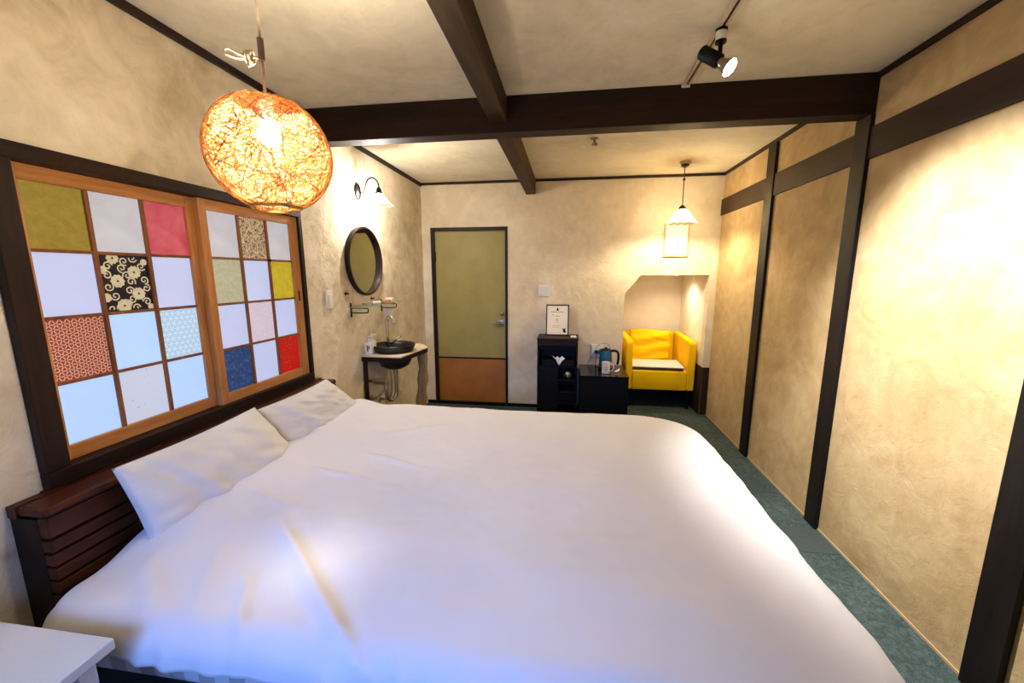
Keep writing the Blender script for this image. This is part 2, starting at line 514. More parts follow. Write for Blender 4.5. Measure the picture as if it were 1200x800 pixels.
# ------------------------------------------------------------------ room
XL, XR, YB, YN, ZC = -1.603, 1.482, 4.311, -1.1, 2.45
TH = 0.1
AX0, AX1, AYB = 0.585, 1.412, 5.28      # alcove
AZ = 1.472

o = MB().box((XL - TH, YN - TH, -TH), (XR + TH, YB, 0)).box((AX0 - .05, YB, -TH), (AX1 + .1, AYB + TH, 0)).build('floor', M['carpet'])
struct(o, 'dark green grey carpet floor along the ochre wall')
o = MB().box((XL - TH, YN - TH, ZC), (XR + TH, YB + TH, ZC + TH)).build('ceiling', M['plaster_ceiling'])
struct(o, 'pale plaster ceiling between dark beams')
# left wall with window opening
WY0, WY1, WZ0, WZ1 = 0.965, 2.212, 0.872, 1.825
o = (MB().box((XL - TH, YN - TH, 0), (XL, WY0, ZC)).box((XL - TH, WY1, 0), (XL, YB + TH, ZC))
     .box((XL - TH, WY0, 0), (XL, WY1, WZ0)).box((XL - TH, WY0, WZ1), (XL, WY1, ZC)).build('wall_left', M['plaster_left']))
struct(o, 'mottled cream plaster wall with the patchwork window')
o = MB().box((XR, YN - TH, 0), (XR + TH, YB + TH, ZC)).build('wall_right', M['plaster_ochre'])
struct(o, 'ochre plaster wall divided by dark posts')
mb = MB().box((XL - TH, YB, 0), (-1.505, YB + TH, ZC)).box((-1.505, YB, 1.983), (-.655, YB + TH, ZC)).box((-.655, YB, 0), (AX0, YB + TH, ZC))
mb.box((AX0, YB, AZ), (AX1, YB + TH, ZC)).box((AX1, YB, 0), (XR, YB + TH, ZC))
mb.prism([(AX0, 1.275), (AX0, AZ), (AX0 + .155, AZ)], 1, YB, YB + TH)
o = mb.build('wall_back', M['plaster_cream']); struct(o, 'cream plaster end wall with door and alcove')
mb = MB().box((XL - TH, YN - TH, 0), (-1.15, YN, ZC)).box((.25, YN - TH, 0), (XR + TH, YN, ZC))
mb.box((-1.15, YN - TH, 0), (.25, YN, .9)).box((-1.15, YN - TH, 2.0), (.25, YN, ZC))
o = mb.build('wall_near', M['plaster_cream']); struct(o, 'cream plaster wall behind the camera')
# alcove shell
mb = MB().box((AX0 - .06, YB + TH, 0), (AX0, AYB, AZ + .05)).box((AX1, YB + TH, 0), (AX1 + .06, AYB, AZ + .05))
mb.box((AX0 - .06, AYB, 0), (AX1 + .06, AYB + .06, AZ + .05)).box((AX0, YB + TH, AZ), (AX1, AYB, AZ + .05))
o = mb.build('wall_alcove', M['plaster_alcove']); struct(o, 'cream plaster inside the armchair alcove')
mb = MB().box((AX0, AYB - .015, 0), (AX1, AYB, .5)).box((AX1 - .015, YB + .0, 0), (AX1, AYB - .015, .515)).box((AX0, YB + .1, 0), (AX0 + .015, AYB - .015, .5))
o = mb.build('baseboard_alcove', M['wainscot']); struct(o, 'dark brown wooden wainscot inside the alcove')
o = MB().box((AX1, YB - .012, 0), (XR - .001, YB - .0005, .515), .004).build('baseboard_corner', M['wainscot'])
struct(o, 'dark brown board at the foot of the corner pier')
o = MB().box((-.655, YB - .012, 0), (AX0, YB - .0005, .035)).box((XL + .001, YB - .012, 0), (-1.505, YB - .0005, .035)).build('baseboard_back', M['black'])
struct(o, 'thin black baseboard under the end wall')
o = MB().box((XR - .006, YN, 0), (XR - .0005, YB, .012)).build('baseboard_right', M['silver_cloth'])
struct(o, 'thin tan lip along the foot of the ochre wall')
o = MB().box((.3, 2.13, 0), (XR - .007, 2.36, .002)).build('trim_floor', M['carpet_grey'])
struct(o, 'greyer carpet strip by the second post')

# ceiling beams and trims
B0, B1, BZ = 2.344, 2.40, 2.262
T = MB().box((XL + .001, B0, BZ), (XR - .001, 2.452, ZC - .001), .004).build('trim_1', M['beam']); struct(T, 'thick dark cross beam spanning the ceiling')
T = MB().box((-.456, YN, 2.318), (-.358, B0 - .001, ZC - .001), .004).build('trim_2', M['beam_y']); struct(T, 'dark lengthwise beam before the cross beam')
T = MB().box((-.456, 2.453, 2.300), (-.358, YB - .001, ZC - .001), .004).build('trim_3', M['beam_y']); struct(T, 'dark lengthwise beam beyond the cross beam')
tz = ZC - .034
for nm, a, b, lb in [('trim_4', (XL + .0005, YN, tz), (XL + .018, B0 - .001, ZC - .001), 'dark moulding between left wall and near ceiling'),
                     ('trim_5', (XL + .0005, 2.453, tz), (XL + .018, YB - .001, ZC - .001), 'dark moulding between left wall and far ceiling'),
                     ('trim_8', (XR - .016, YN, tz + .006), (XR - .0005, B0 - .001, ZC - .001), 'dark moulding between ochre wall and near ceiling'),
                     ('trim_9', (XR - .016, 2.453, tz + .006), (XR - .0005, YB - .001, ZC - .001), 'dark moulding between ochre wall and far ceiling')]:
    struct(MB().box(a, b, .002).build(nm, M['band']), lb)
struct(MB().box((XL + .019, YB - .016, tz + .008), (-.457, YB - .0005, ZC - .001), .002).build('trim_6', M['band']), 'dark moulding above the door along the ceiling')
struct(MB().box((-.357, YB - .016, tz + .008), (XR - .017, YB - .0005, ZC - .001), .002).build('trim_7', M['band']), 'dark moulding above the alcove along the ceiling')
# posts and rail on the right wall
PO = 0.022
posts = [(3.285, 3.405, 'dark post standing nearest the alcove'), (2.343, 2.452, 'dark post standing under the cross beam'), (1.345, 1.462, 'dark post nearest the camera on the ochre wall')]
for i, (a, b, lb) in enumerate(posts):
    z1 = BZ - .001 if i == 1 else tz + .005
    struct(MB().box((XR - PO, a, .001), (XR - .0005, b, z1), .003).build('trim_%d' % (10 + i), M['post']), lb)
seg = [(YN, 1.344), (1.463, 2.342), (2.453, 3.284), (3.406, YB - .001)]
lbs = ['dark rail on the ochre wall nearest the camera', 'dark rail between the two nearer posts', 'dark rail between the two farther posts', 'dark rail ending at the alcove wall']
for i, (a, b) in enumerate(seg):
    struct(MB().box((XR - .015, a, 2.048), (XR - .0005, b, 2.20), .002).build('trim_%d' % (13 + i), M['band']), lbs[i])

# ------------------------------------------------------------------ left window
W = thing('window_1', (XL, 1.59, WZ0), 'patchwork sliding window of coloured paper panes in dark frame', None, None, 'structure')
fx0, fx1 = XL - .06, XL + .032
mb = MB().box((fx0, WY0 - .04, WZ1 - .012), (fx1, WY1 + .025, WZ1 + .035), .003).box((fx0, WY0 - .04, WZ0 - .045), (fx1, WY1 + .025, WZ0 + .008), .003)
mb.build('window_frame', M['wframe'], W)
MB().box((fx0, WY0 - .04, WZ0 + .0085), (fx1, WY0 + .02, WZ1 - .0125), .003).box((fx0, WY1 - .004, WZ0 + .0085), (fx1, WY1 + .025, WZ1 - .0125), .003).build('window_jamb', M['wframe_z'], W)

ROWZ = [(1.562, 1.768), (1.352, 1.552), (1.140, 1.342), (0.930, 1.130)]
SET_L = [['gold', 'grey', 'pink'], ['lilac', 'ink', 'lilac'], ['red_lattice', 'blue', 'hemp'], ['blue', 'speck', 'blue']]
SET_R = [['grey', 'brown', 'grey'], ['olive', 'lilac', 'yellow'], ['lilac', 'faint', 'lilac'], ['navy', 'lilac', 'red']]
PLAB = {'gold': 'olive gold paper pane', 'pink': 'crimson paper pane', 'ink': 'black pane with cream flowers and scrolls', 'red_lattice': 'red pane with cream lattice print',
        'hemp': 'pale blue pane with white geometric lines', 'speck': 'white pane with dark specks', 'brown': 'brown and cream small patterned pane', 'olive': 'pale olive pane',
        'yellow': 'yellow paper pane', 'faint': 'pane with faint rose print', 'navy': 'mottled navy pane', 'red': 'red pane with pale flecks', 'grey': 'plain pane with grey daylight painted in',
        'lilac': 'plain pane with lilac daylight painted in', 'blue': 'plain pane with blue daylight painted in'}


def make_sash(y0, y1, xf, sets, st0, st1):
    """a sliding sash from y0 to y1 whose face is at x = xf"""
    z0, z1 = WZ0 + .009, WZ1 - .013
    xb = xf - .026
    S = MB().box((xb, y0 + st0, z1 - .046), (xf, y1 - st1, z1), .002).box((xb, y0 + st0, z0), (xf, y1 - st1, z0 + .048), .002).build('sash_rail', M['sash'], W)
    G = MB().box((xb, y0, z0), (xf + .002, y0 + st0, z1), .002).box((xb, y1 - st1, z0), (xf + .002, y1, z1), .002).build('sash_stile', M['sash_z'], W)
    a, b = y0 + st0, y1 - st1
    mw = .013; pw = (b - a - 2 * mw) / 3
    pz0, pz1 = z0 + .048, z1 - .046
    mh = .011; ph = (pz1 - pz0 - 3 * mh) / 4
    for i in (1, 2):
        y = a + i * pw + (i - 1) * mw
        MB().box((xb + .004, y, pz0), (xf - .004, y + mw, pz1), .0015).build('muntin', M['muntin'], W)
    for i in (1, 2, 3):
        z = pz0 + i * ph + (i - 1) * mh
        MB().box((xb + .006, a, z), (xf - .0055, b, z + mh), .0015).build('muntin', M['muntin'], W)
    for r in range(4):
        for c in range(3):
            kind = sets[r][c]
            ya = a + c * (pw + mw); za = pz1 - (r + 1) * ph - r * mh
            yc, zc = ya + pw / 2, za + ph / 2
            mb = MB().box((xb + .008, ya, za), (xb + .012, ya + pw, za + ph))
            mats = [P[kind]]
            if kind == 'ink':
                mats.append(P['ink_print']); X0 = xb + .0126
                hw, hh = pw / 2 - .001, ph / 2 - .001
                fl = [(-.036, .090, .020), (.030, .040, .023), (-.030, .008, .023), (.036, -.040, .023), (-.020, -.082, .024), (-.074, .048, .014), (.070, .078, .012), (.074, -.092, .012), (-.074, -.05, .016)]
                for (u, q, r_) in fl:
                    pts = []; n = 30
                    for i in range(n):
                        A = 2 * PI * i / n; rr = r_ * (1 + .09 * math.cos(10 * A))
                        pts.append((X0, yc + max(-hw, min(hw, u + rr * math.cos(A))), zc + max(-hh, min(hh, q + rr * math.sin(A)))))
                    mb.add(pts, [tuple(range(n))], 1)
                    if abs(u) < .06:
                        mb.add([(X0 + .0003, yc + u + .004 * math.cos(A * PI / 4), zc + q + .004 * math.sin(A * PI / 4)) for A in range(8)], [tuple(range(8))], 0)
                rs = random.Random(4)
                spots = [(-.055, .062), (-.010, .055), (.062, .010), (0, .080), (-.062, -.012), (.006, -.028), (.005, .028), (-.045, -.045), (.062, -.072), (.010, -.058), (-.060, -.090), (.020, -.092), (.058, .062), (-.062, .030), (.030, .092), (.015, .005), (-.005, -.075), (.066, -.02)]
                for (u, q) in spots:
                    dr = rs.choice((-1, 1)); A0 = rs.uniform(0, 6.28); n = 22; prev = None
                    for i in range(n + 1):
                        t = i / n; A = A0 + dr * t * 8.0; rr = .003 + .013 * t
                        ww = .0024
                        p = (u + rr * math.cos(A), q + rr * math.sin(A)); d = (math.cos(A), math.sin(A))
                        cur = [(X0 + .0001, yc + p[0] + d[0] * ww, zc + p[1] + d[1] * ww), (X0 + .0001, yc + p[0] - d[0] * ww, zc + p[1] - d[1] * ww)]
                        inside = abs(p[0]) + .003 < hw and abs(p[1]) + .003 < hh
                        if prev and inside and pin: mb.add([prev[0], cur[0], cur[1], prev[1]], [(0, 1, 2, 3)], 1)
                        prev, pin = cur, inside
            mb.build('pane', mats, W, (xb + .01, yc, zc), label=PLAB[kind])
    return z0, z1


make_sash(WY0 + .021, 1.600, XL - .012, SET_L, .030, .056)
z0s, z1s = make_sash(1.572, WY1 - .005, XL + .017, SET_R, .040, .060)
MB().box((XL + .019, 2.168, 1.33), (XL + .0205, 2.180, 1.39)).build('finger_pull', M['black_metal'], W)
MB().box((XL - .0155, .990, 1.20), (XL - .009, 1.000, 1.29)).build('finger_pull', M['black_metal'], W)
MB().sphere((XL + .02, 1.962, 1.560), .009).build('latch_knob', M['black_metal'], W)
MB().box((XL - .098, WY0 - .03, WZ0 - .03), (XL - .09, WY1 + .02, WZ1 + .03)).build('outer_pane', P['lilac'], W)

# unseen near window, added to carry the blue light on the bed
W2 = thing('added_window', (-.45, YN, .9), 'added unseen window behind the camera', None, None, 'structure')
mb = MB()
for a, b in [((-1.15, YN - .08, .9), (-1.11, YN, 2.0)), ((.21, YN - .08, .9), (.25, YN, 2.0)), ((-1.11, YN - .08, .9), (.21, YN, .94)), ((-1.11, YN - .08, 1.96), (.21, YN, 2.0)), ((-.47, YN - .06, .94), (-.43, YN - .02, 1.96))]:
    mb.box(a, b)
mb.build('window_frame', M['wframe_z'], W2)
MB().box((-1.11, YN - .05, .94), (-.47, YN - .045, 1.96)).box((-.43, YN - .05, .94), (.21, YN - .045, 1.96)).build('pane', M['glass_shelf'], W2)

# ------------------------------------------------------------------ door
DX0, DX1, DZ = -1.505, -.655, 1.983
D = thing('door_1', (-1.08, YB, 0), 'olive green door with brown kick panel in black frame', None, None, 'structure')
mb = MB().box((DX0, YB - .012, 0), (DX0 + .04, YB + .09, DZ), .002).box((DX1 - .026, YB - .012, 0), (DX1, YB + .09, DZ), .002)
mb.box((DX0 + .0405, YB - .012, DZ - .038), (DX1 - .0265, YB + .09, DZ), .002)
mb.build('door_frame', M['wframe_z'], D)
MB().box((DX0 + .0405, YB - .02, 0), (DX1 - .0265, YB + .09, .03)).build('door_sill', M['black'], D)
MB().box((DX0 + .042, YB + .012, .552), (DX1 - .028, YB + .05, DZ - .04), .002).build('door_leaf', M['door_green'], D)
MB().box((DX0 + .042, YB + .008, .538), (DX1 - .028, YB + .05, .5515)).build('door_rail', M['black'], D)
MB().box((DX0 + .042, YB + .012, .032), (DX1 - .028, YB + .05, .5375)).build('kick_panel', M['door_brown'], D)
hx = -.735
mb = MB().box((hx - .03, YB + .004, .925), (hx + .03, YB + .011, .985), .003)
mb.tube([(hx + .01, YB + .005, .955), (hx + .01, YB - .035, .955), (hx - .005, YB - .045, .955), (hx - .10, YB - .045, .958)], .009, 10)
mb.build('door_handle', M['steel'], D, auto=40)
MB().lathe((hx + .015, YB + .011, 1.055), [(.024, 0), (.024, .008), (.018, .014), (.0, .016)], 20, axis=(0, -1, 0)).build('lock_cylinder', M['steel'], D, auto=40)
MB().box((DX0 + .035, YB + .002, 1.62), (DX0 + .05, YB + .0115, 1.73), .002).build('hinge', M['black_metal'], D)

# ------------------------------------------------------------------ bed
ZT = 0.585
BX0, BX1, BY0, BY1 = -1.445, .79, .77, 2.555
H = thing('headboard', (-1.535, 1.57, 0), 'reddish dark wooden headboard with slatted front under the window', 'headboard')
HY0, HY1, HZ = .838, 2.300, .822
MB().box((XL + .034, HY0, HZ - .03), (-1.466, HY1, HZ), .012).box((XL + .002, HY0, HZ - .036), (XL + .0335, WY0 - .05, HZ)).box((XL + .002, WY0 - .05, HZ - .036), (XL + .0335, HY1, WZ0 - .046)).build('top_shelf', M['headboard'], H)
MB().box((-1.505, HY0 + .003, .728), (-1.470, HY1 - .003, HZ - .0305), .004).build('top_rail', M['headboard'], H)
MB().box((XL + .002, HY0 + .004, 0), (-1.5055, HY1 - .004, HZ - .037)).build('back_panel', M['headboard_dark'], H)
for i in range(11):
    zt = .719 - i * .0445
    if zt < .25: break
    MB().box((-1.505, HY0 + .003, zt - .036), (-1.471, HY1 - .003, zt), .003).build('slat', M['headboard'], H)

BB = thing('bed_base', (-.35, 1.64, 0), 'charcoal bed base under the white duvet', 'bed')
MB().box((-1.44, .85, .08), (.70, 2.50, .30), .01).build('base_box', M['bedbase'], BB)
for x in (-1.38, .62):
    for y in (.92, 2.38):
        MB().cyl((x, y, 0), (x, y, .08), .03).build('leg', M['black'], BB)
MT = MB().box((-1.455, .825, .302), (.72, 2.51, .50), .04, seg=4).build('mattress', M['sheet_stripe'], None, (-.36, 1.64, .302), auto=40)
tag(MT, 'mattress in striped sheet showing beneath the duvet edge', 'mattress')


def fold(x, y, ax, ay, bx, by, s, h):
    dx, dy = bx - ax, by - ay; L2 = dx * dx + dy * dy
    t = ((x - ax) * dx + (y - ay) * dy) / L2; tt = max(0, min(1, t))
    px, py = ax + tt * dx, ay + tt * dy
    d = math.hypot(x - px, y - py); fade = min(1, 4 * tt + .15) * min(1, 4 * (1 - tt) + .15)
    return h * math.exp(-(d / s) ** 2) * fade


FOLDS = [(-1.02, 1.18, -.44, .70, .024, .026), (-1.08, 1.15, -.80, .80, .06, -.006), (-1.13, 1.06, -.97, .78, .022, .010), (-1.20, 1.10, -1.08, .78, .05, -.005),
         (-1.00, 1.75, -.62, 1.62, .016, .010), (-1.1, 1.9, -.7, 2.15, .03, .008), (-1.15, 1.55, -.85, 1.50, .014, .010), (-1.25, 1.30, -1.0, 1.26, .02, .008),
         (-.95, .96, -.80, .74, .016, .016), (-.42, .78, -.36, .70, .010, .014), (-.50, .75, -.42, .69, .010, .012), (-1.30, .95, -1.1, .80, .03, .012),
         (-.9, 2.45, -.3, 2.40, .05, .008), (-.2, 1.1, .5, .95, .09, .006), (-.5, 1.35, .3, 1.7, .12, .005)]
# rounded-rectangle duvet with a soft roll over its edge
CX, CY = (BX0 + BX1) / 2, (BY0 + BY1) / 2
HX, HY = (BX1 - BX0) / 2 - .06, (BY1 - BY0) / 2 - .05
RC = .13


def sdf(x, y):
    rc = .26 if (x > 0 and y > 0) else (.035 if (x < 0 and y < 0) else RC)
    qx, qy = abs(x) - (HX - rc), abs(y) - (HY - rc)
    ox, oy = max(qx, 0), max(qy, 0)
    d = math.hypot(ox, oy) + min(max(qx, qy), 0) - rc
    if ox > 0 or oy > 0:
        L = math.hypot(ox, oy); g = (math.copysign(ox / L, x), math.copysign(oy / L, y))
    elif qx > qy: g = (math.copysign(1, x), 0)
    else: g = (0, math.copysign(1, y))
    return d, g


NXg, NYg = 260, 210
EXT = .27
vs = []; fs = []
for j in range(NYg + 1):
    for i in range(NXg + 1):
        x = -HX - EXT * .25 + (2 * HX + EXT * 1.25) * i / NXg
        y = -HY - .150 + (2 * HY + .150 + EXT) * j / NYg
        wx = x + CX; wy = y + CY
        d, g = sdf(x, y)
        r = .085
        if d > 0:
            bx, by = x - g[0] * d, y - g[1] * d
            if d < r * PI / 2: oo, hh = r * math.sin(d / r), r * (1 - math.cos(d / r))
            else: oo, hh = r + .12 * (d - r * PI / 2), r + (d - r * PI / 2)
        else:
            bx, by, oo, hh = x, y, 0, 0
        X = CX + bx + g[0] * oo if d > 0 else wx
        Y = CY + by + g[1] * oo if d > 0 else wy
        z = ZT - hh
        # body of the duvet: gently crowned, raised over the pillows' lower edge
        inner = max(0, min(1, -d / .45))
        z += .018 * math.sin(inner * PI / 2)
        hd = math.exp(-((X + 1.36) / .17) ** 2)
        ymid = max(0, min(1, (Y - .88) / .28)) * max(0, min(1, (2.52 - Y) / .18))
        ymid = ymid * ymid * (3 - 2 * ymid)
        z += .085 * hd * ymid
        n1 = noise.noise(Vector((X * 2.2, Y * 2.6, 3.1))); n2 = noise.noise(Vector((X * 6, Y * 7, 9.2)))
        n3 = noise.noise(Vector((X * 17 + n2, Y * 19, 5.0)))
        amp = 1 if X < 0 else max(.35, 1 - X * .9)
        z += amp * (.010 * n1 + .0055 * n2 + .0016 * n3)
        z += .018 * math.exp(-((X + 1.0) / .22) ** 2 - ((Y - 2.42) / .14) ** 2)
        for fdef in FOLDS: z += fold(wx, wy, *fdef)
        if d > .03:
            t = min(1, (d - .03) / .12)
            s_al = X * 9 if abs(g[1]) > .7 else Y * 9
            wv_ = noise.noise(Vector((s_al, 1.7, 0))) + .5 * noise.noise(Vector((s_al * 2.3, 6, 0)))
            X += g[0] * .022 * wv_ * t; Y += g[1] * .022 * wv_ * t
            z += .018 * noise.noise(Vector((s_al * .5, 0, 4))) * t
        vs.append((X, Y, z))
for j in range(NYg):
    for i in range(NXg):
        a = j * (NXg + 1) + i; fs.append((a, a + 1, a + NXg + 2, a + NXg + 1))
dv = MB().add(vs, fs).build('duvet', M['duvet'], None, (CX, CY, ZT), smooth=True)
tag(dv, 'large white duvet spread across the whole bed', 'duvet')
sd = dv.modifiers.new('thick', 'SOLIDIFY'); sd.thickness = .012; sd.offset = -1


def make_pillow(name, c00, c10, c01, c11, thick, label, seed):
    """corners: near-bottom, far-bottom, near-top, far-top (world)"""
    c00, c10, c01, c11 = map(Vector, (c00, c10, c01, c11))
    N = 46; vs = []; fs = []
    nrm = (c10 - c00).cross(c01 - c00).normalized()
    if nrm.x < 0: nrm = -nrm
    for side in (1, -1):
        for j in range(N + 1):
            for i in range(N + 1):
                u, v_ = i / N, j / N
                # pinch the sides inwards between the corners
                uu = u + .012 * (u - .5) * -2 * math.sin(v_ * PI); vv = v_ + .03 * (v_ - .5) * -2 * math.sin(u * PI)
                p = c00.lerp(c10, uu).lerp(c01.lerp(c11, uu), vv)
                e = (max(0, 1 - abs(2 * u - 1) ** 2.8) * max(0, 1 - abs(2 * v_ - 1) ** 2.8)) ** .5
                cor = math.exp(-(min(u, 1 - u) ** 2 + min(v_, 1 - v_) ** 2) / .03)
                n2 = noise.noise(Vector((u * 3 + seed, v_ * 3, 1))); n3 = noise.noise(Vector((u * 10 + seed, v_ * 5, 2)))
                edgefold = math.sin(u * 46 + 3 * n2) * .35 * math.exp(-min(v_, 1 - v_) / .10) * math.exp(-((u - .5) / .5) ** 2 * .4)
                edgefold += math.sin(v_ * 24 + 3 * n2) * .8 * math.exp(-min(u, 1 - u) / .15) + 1.1 * math.exp(-((u - .18 - .25 * (1 - v_)) / .05) ** 2) - 1.2 * math.exp(-((u - .11 - .22 * (1 - v_)) / .04) ** 2) + .9 * noise.noise(Vector((u * 9 + v_ * 8 + seed, v_ * 3 - u * 3, 4)))
                h = thick * e * (1 + .16 * n2 + .06 * n3 - .25 * cor) + .010 * e * edgefold
                if side < 0: h = thick * .55 * e
                p = p + nrm * side * h
                if side > 0 or 0 < i < N and 0 < j < N: pass
                vs.append(p)
        o_ = 0 if side > 0 else (N + 1) ** 2
        for j in range(N):
            for i in range(N):
                a = o_ + j * (N + 1) + i; fs.append((a, a + 1, a + N + 2, a + N + 1))
    mb = MB().add(vs, fs)
    base = (c00 + c10) / 2
    o = mb.build(name, M['pillow'], None, base, smooth=True)
    bm = bmesh.new(); bm.from_mesh(o.data); bmesh.ops.remove_doubles(bm, verts=bm.verts, dist=1e-4); bmesh.ops.recalc_face_normals(bm, faces=bm.faces); bm.to_mesh(o.data); bm.free()
    o.data.shade_smooth()
    return tag(o, label, 'pillow', 'pillows against the headboard')


make_pillow('pillow', (-1.33, 1.00, .555), (-1.33, 1.72, .575), (-1.415, .98, .880), (-1.415, 1.565, .885), .075, 'white pillow at the near end of the headboard, larger in view', 1.3)
make_pillow('pillow', (-1.36, 1.705, .575), (-1.34, 2.42, .575), (-1.43, 1.585, .862), (-1.425, 2.13, .868), .06, 'white pillow at the far end of the headboard, beside the washstand', 7.7)

# nightstand, only its corner in view
NS = thing('nightstand', (-1.33, .52, 0), 'white bedside table whose corner shows at lower left', 'table')
tx1, ty1, tzp = -1.068, .684, .62
MB().box((XL + .002, .25, tzp - .028), (tx1, ty1, tzp), .003).build('tabletop', M['white_lam'], NS)
for x in (XL + .03, tx1 - .055):
    for y in (.28, ty1 - .065):
        MB().box((x, y, 0), (x + .035, y + .035, tzp - .0285), .002).build('leg', M['white_lam'], NS)

# ------------------------------------------------------------------ pendant ball lamp
LC = Vector((-.772, 1.0, 1.790)); LR = .146; LZ = .99
L1 = thing('pendant_lamp', (LC.x, LC.y, ZC), 'large round woven rattan pendant lamp glowing over the bed', 'lamp')
rs = random.Random(11)
mb = MB()
NST = 640
for sI in range(NST):
    ax = Vector((rs.gauss(0, 1), rs.gauss(0, 1), rs.gauss(0, 1))).normalized()
    h = rs.uniform(-.55, .55) if sI % 3 else rs.uniform(-.2, .2)
    u = ax.orthogonal().normalized(); w_ = ax.cross(u)
    rr = math.sqrt(1 - h * h); n = 44; R_ = LR * (1 - rs.uniform(0, .03))
    wd = rs.uniform(.00035, .0007)
    prev = None; a0 = rs.uniform(0, 6.28); span = rs.uniform(2.6, 6.28)
    vs = []; fs = []; run = []
    for i in range(n + 1):
        A = a0 + span * i / n
        d = ax * h + (u * math.cos(A) + w_ * math.sin(A)) * rr
        if d.z < -.992 or d.z > .87:
            prev = None; continue
        d2 = (d + Vector((0, 0, 0))).normalized(); side = d2.cross(-u * math.sin(A) + w_ * math.cos(A)).normalized()
        p = Vector((d.x * R_, d.y * R_, d.z * R_ * LZ)) + LC
        q = [p + side * wd, p + d2 * wd * .9, p - side * wd]
        b = len(vs); vs += q
        if prev is not None:
            for k3 in range(2): fs.append((prev + k3, prev + k3 + 1, b + k3 + 1, b + k3))
            fs.append((prev + 2, prev, b, b + 2))
        prev = b
    mb.add(vs, fs, 1 if rs.random() < .4 else 0)
# bound rim of the bottom opening
zr = -.92; rrim = math.sqrt(1 - zr * zr) * LR
mb2 = MB()
for kq in range(4):
    pts = [LC + Vector((math.cos(t) * (rrim + .0012 * kq), math.sin(t) * (rrim + .0012 * kq), zr * LR * LZ + .0025 * kq + .0012 * math.sin(7 * t + kq))) for t in [2 * PI * i / 60 for i in range(60)]]
    mb2.tube(pts, .0022, 6, closed=True)
sh = mb.build('woven_shade', [M['rattan'], M['rattan_orange']], L1); sh['kind'] = 'stuff'
mb2.build('shade_rim', M['rattan'], L1, smooth=True)
bc = LC + Vector((0, 0, .05))
MB().sphere(bc, .026, 20, sc=(1, 1, 1.15)).build('bulb', M['bulb_warm'], L1, smooth=True)
MB().cyl(bc + Vector((0, 0, .030)), bc + Vector((0, 0, .085)), .017).build('bulb_socket', M['white_plastic'], L1, auto=40)
ct = LC + Vector((0, 0, LR * LZ * .93))
MB().tube([bc + Vector((0, 0, .08)), ct, ct + Vector((0, 0, .10))], .0038).build('cord', M['cord'], L1, smooth=True)
MB().tube([(LC.x, LC.y, 2.045), (LC.x + .002, LC.y, 2.2), (LC.x, LC.y, ZC - .03)], .0032).build('cord', M['cord'], L1, smooth=True)
MB().cyl((LC.x, LC.y, 2.012), (LC.x, LC.y, 2.062), .0075).build('cord_grip', M['cord_grey'], L1, auto=40)
MB().cyl(ct - Vector((0, 0, .004)), ct + Vector((0, 0, .008)), .013).build('shade_cap', M['white_plastic'], L1, auto=40)
MB().cyl((LC.x, LC.y, ZC - .03), (LC.x, LC.y, ZC - .001), .05, 24).build('ceiling_cap', M['white_plastic'], L1, auto=40)
pts = []
kx, kz = LC.x - .035, 2.022
for i in range(90):   # wound bundle of spare cord
    t = i / 89 * 2 * PI * 5
    pts.append((kx + .003 * math.sin(t * .31) + (i / 89 - .5) * .016, LC.y + .011 * math.cos(t), kz + .014 * math.sin(t)))
mb = MB().tube(pts, .0028, 6)
loop = [(kx - .005, LC.y, kz + .002), (kx - .03, LC.y + .003, kz + .012), (kx - .058, LC.y + .004, kz + .027), (kx - .068, LC.y, kz + .022), (kx - .060, LC.y - .004, kz + .010), (kx - .03, LC.y - .004, kz - .002), (kx, LC.y, kz - .004)]
mb.tube(loop, .0028, 6)
mb.tube([(kx + .008, LC.y, kz), (LC.x, LC.y, 2.018)], .0028, 6)
mb.tube([(kx, LC.y - .008, kz - .008), (kx + .006, LC.y - .01, kz - .026), (kx + .016, LC.y - .008, kz - .022), (kx + .012, LC.y - .006, kz)], .0028, 6)
mb.build('spare_cord', M['cord'], L1, smooth=True)

# ------------------------------------------------------------------ track and spotlight
TX = .576
TR = thing('track_rail', (TX, 1.0, ZC), 'pale ceiling track rail running up to the cross beam', 'track')
MB().box((TX - .017, YN + .2, ZC - .016), (TX - .006, B0 - .014, ZC - .001)).box((TX + .006, YN + .2, ZC - .016), (TX + .017, B0 - .014, ZC - .001)).build('rail', M['cord'], TR)
MB().box((TX - .006, YN + .2, ZC - .008), (TX + .006, B0 - .014, ZC - .001)).build('rail_slot', M['cord_dark'], TR)
MB().box((TX - .020, B0 - .0135, ZC - .020), (TX + .020, B0 - .001, ZC - .001), .002).build('end_cap', M['white_plastic'], TR)


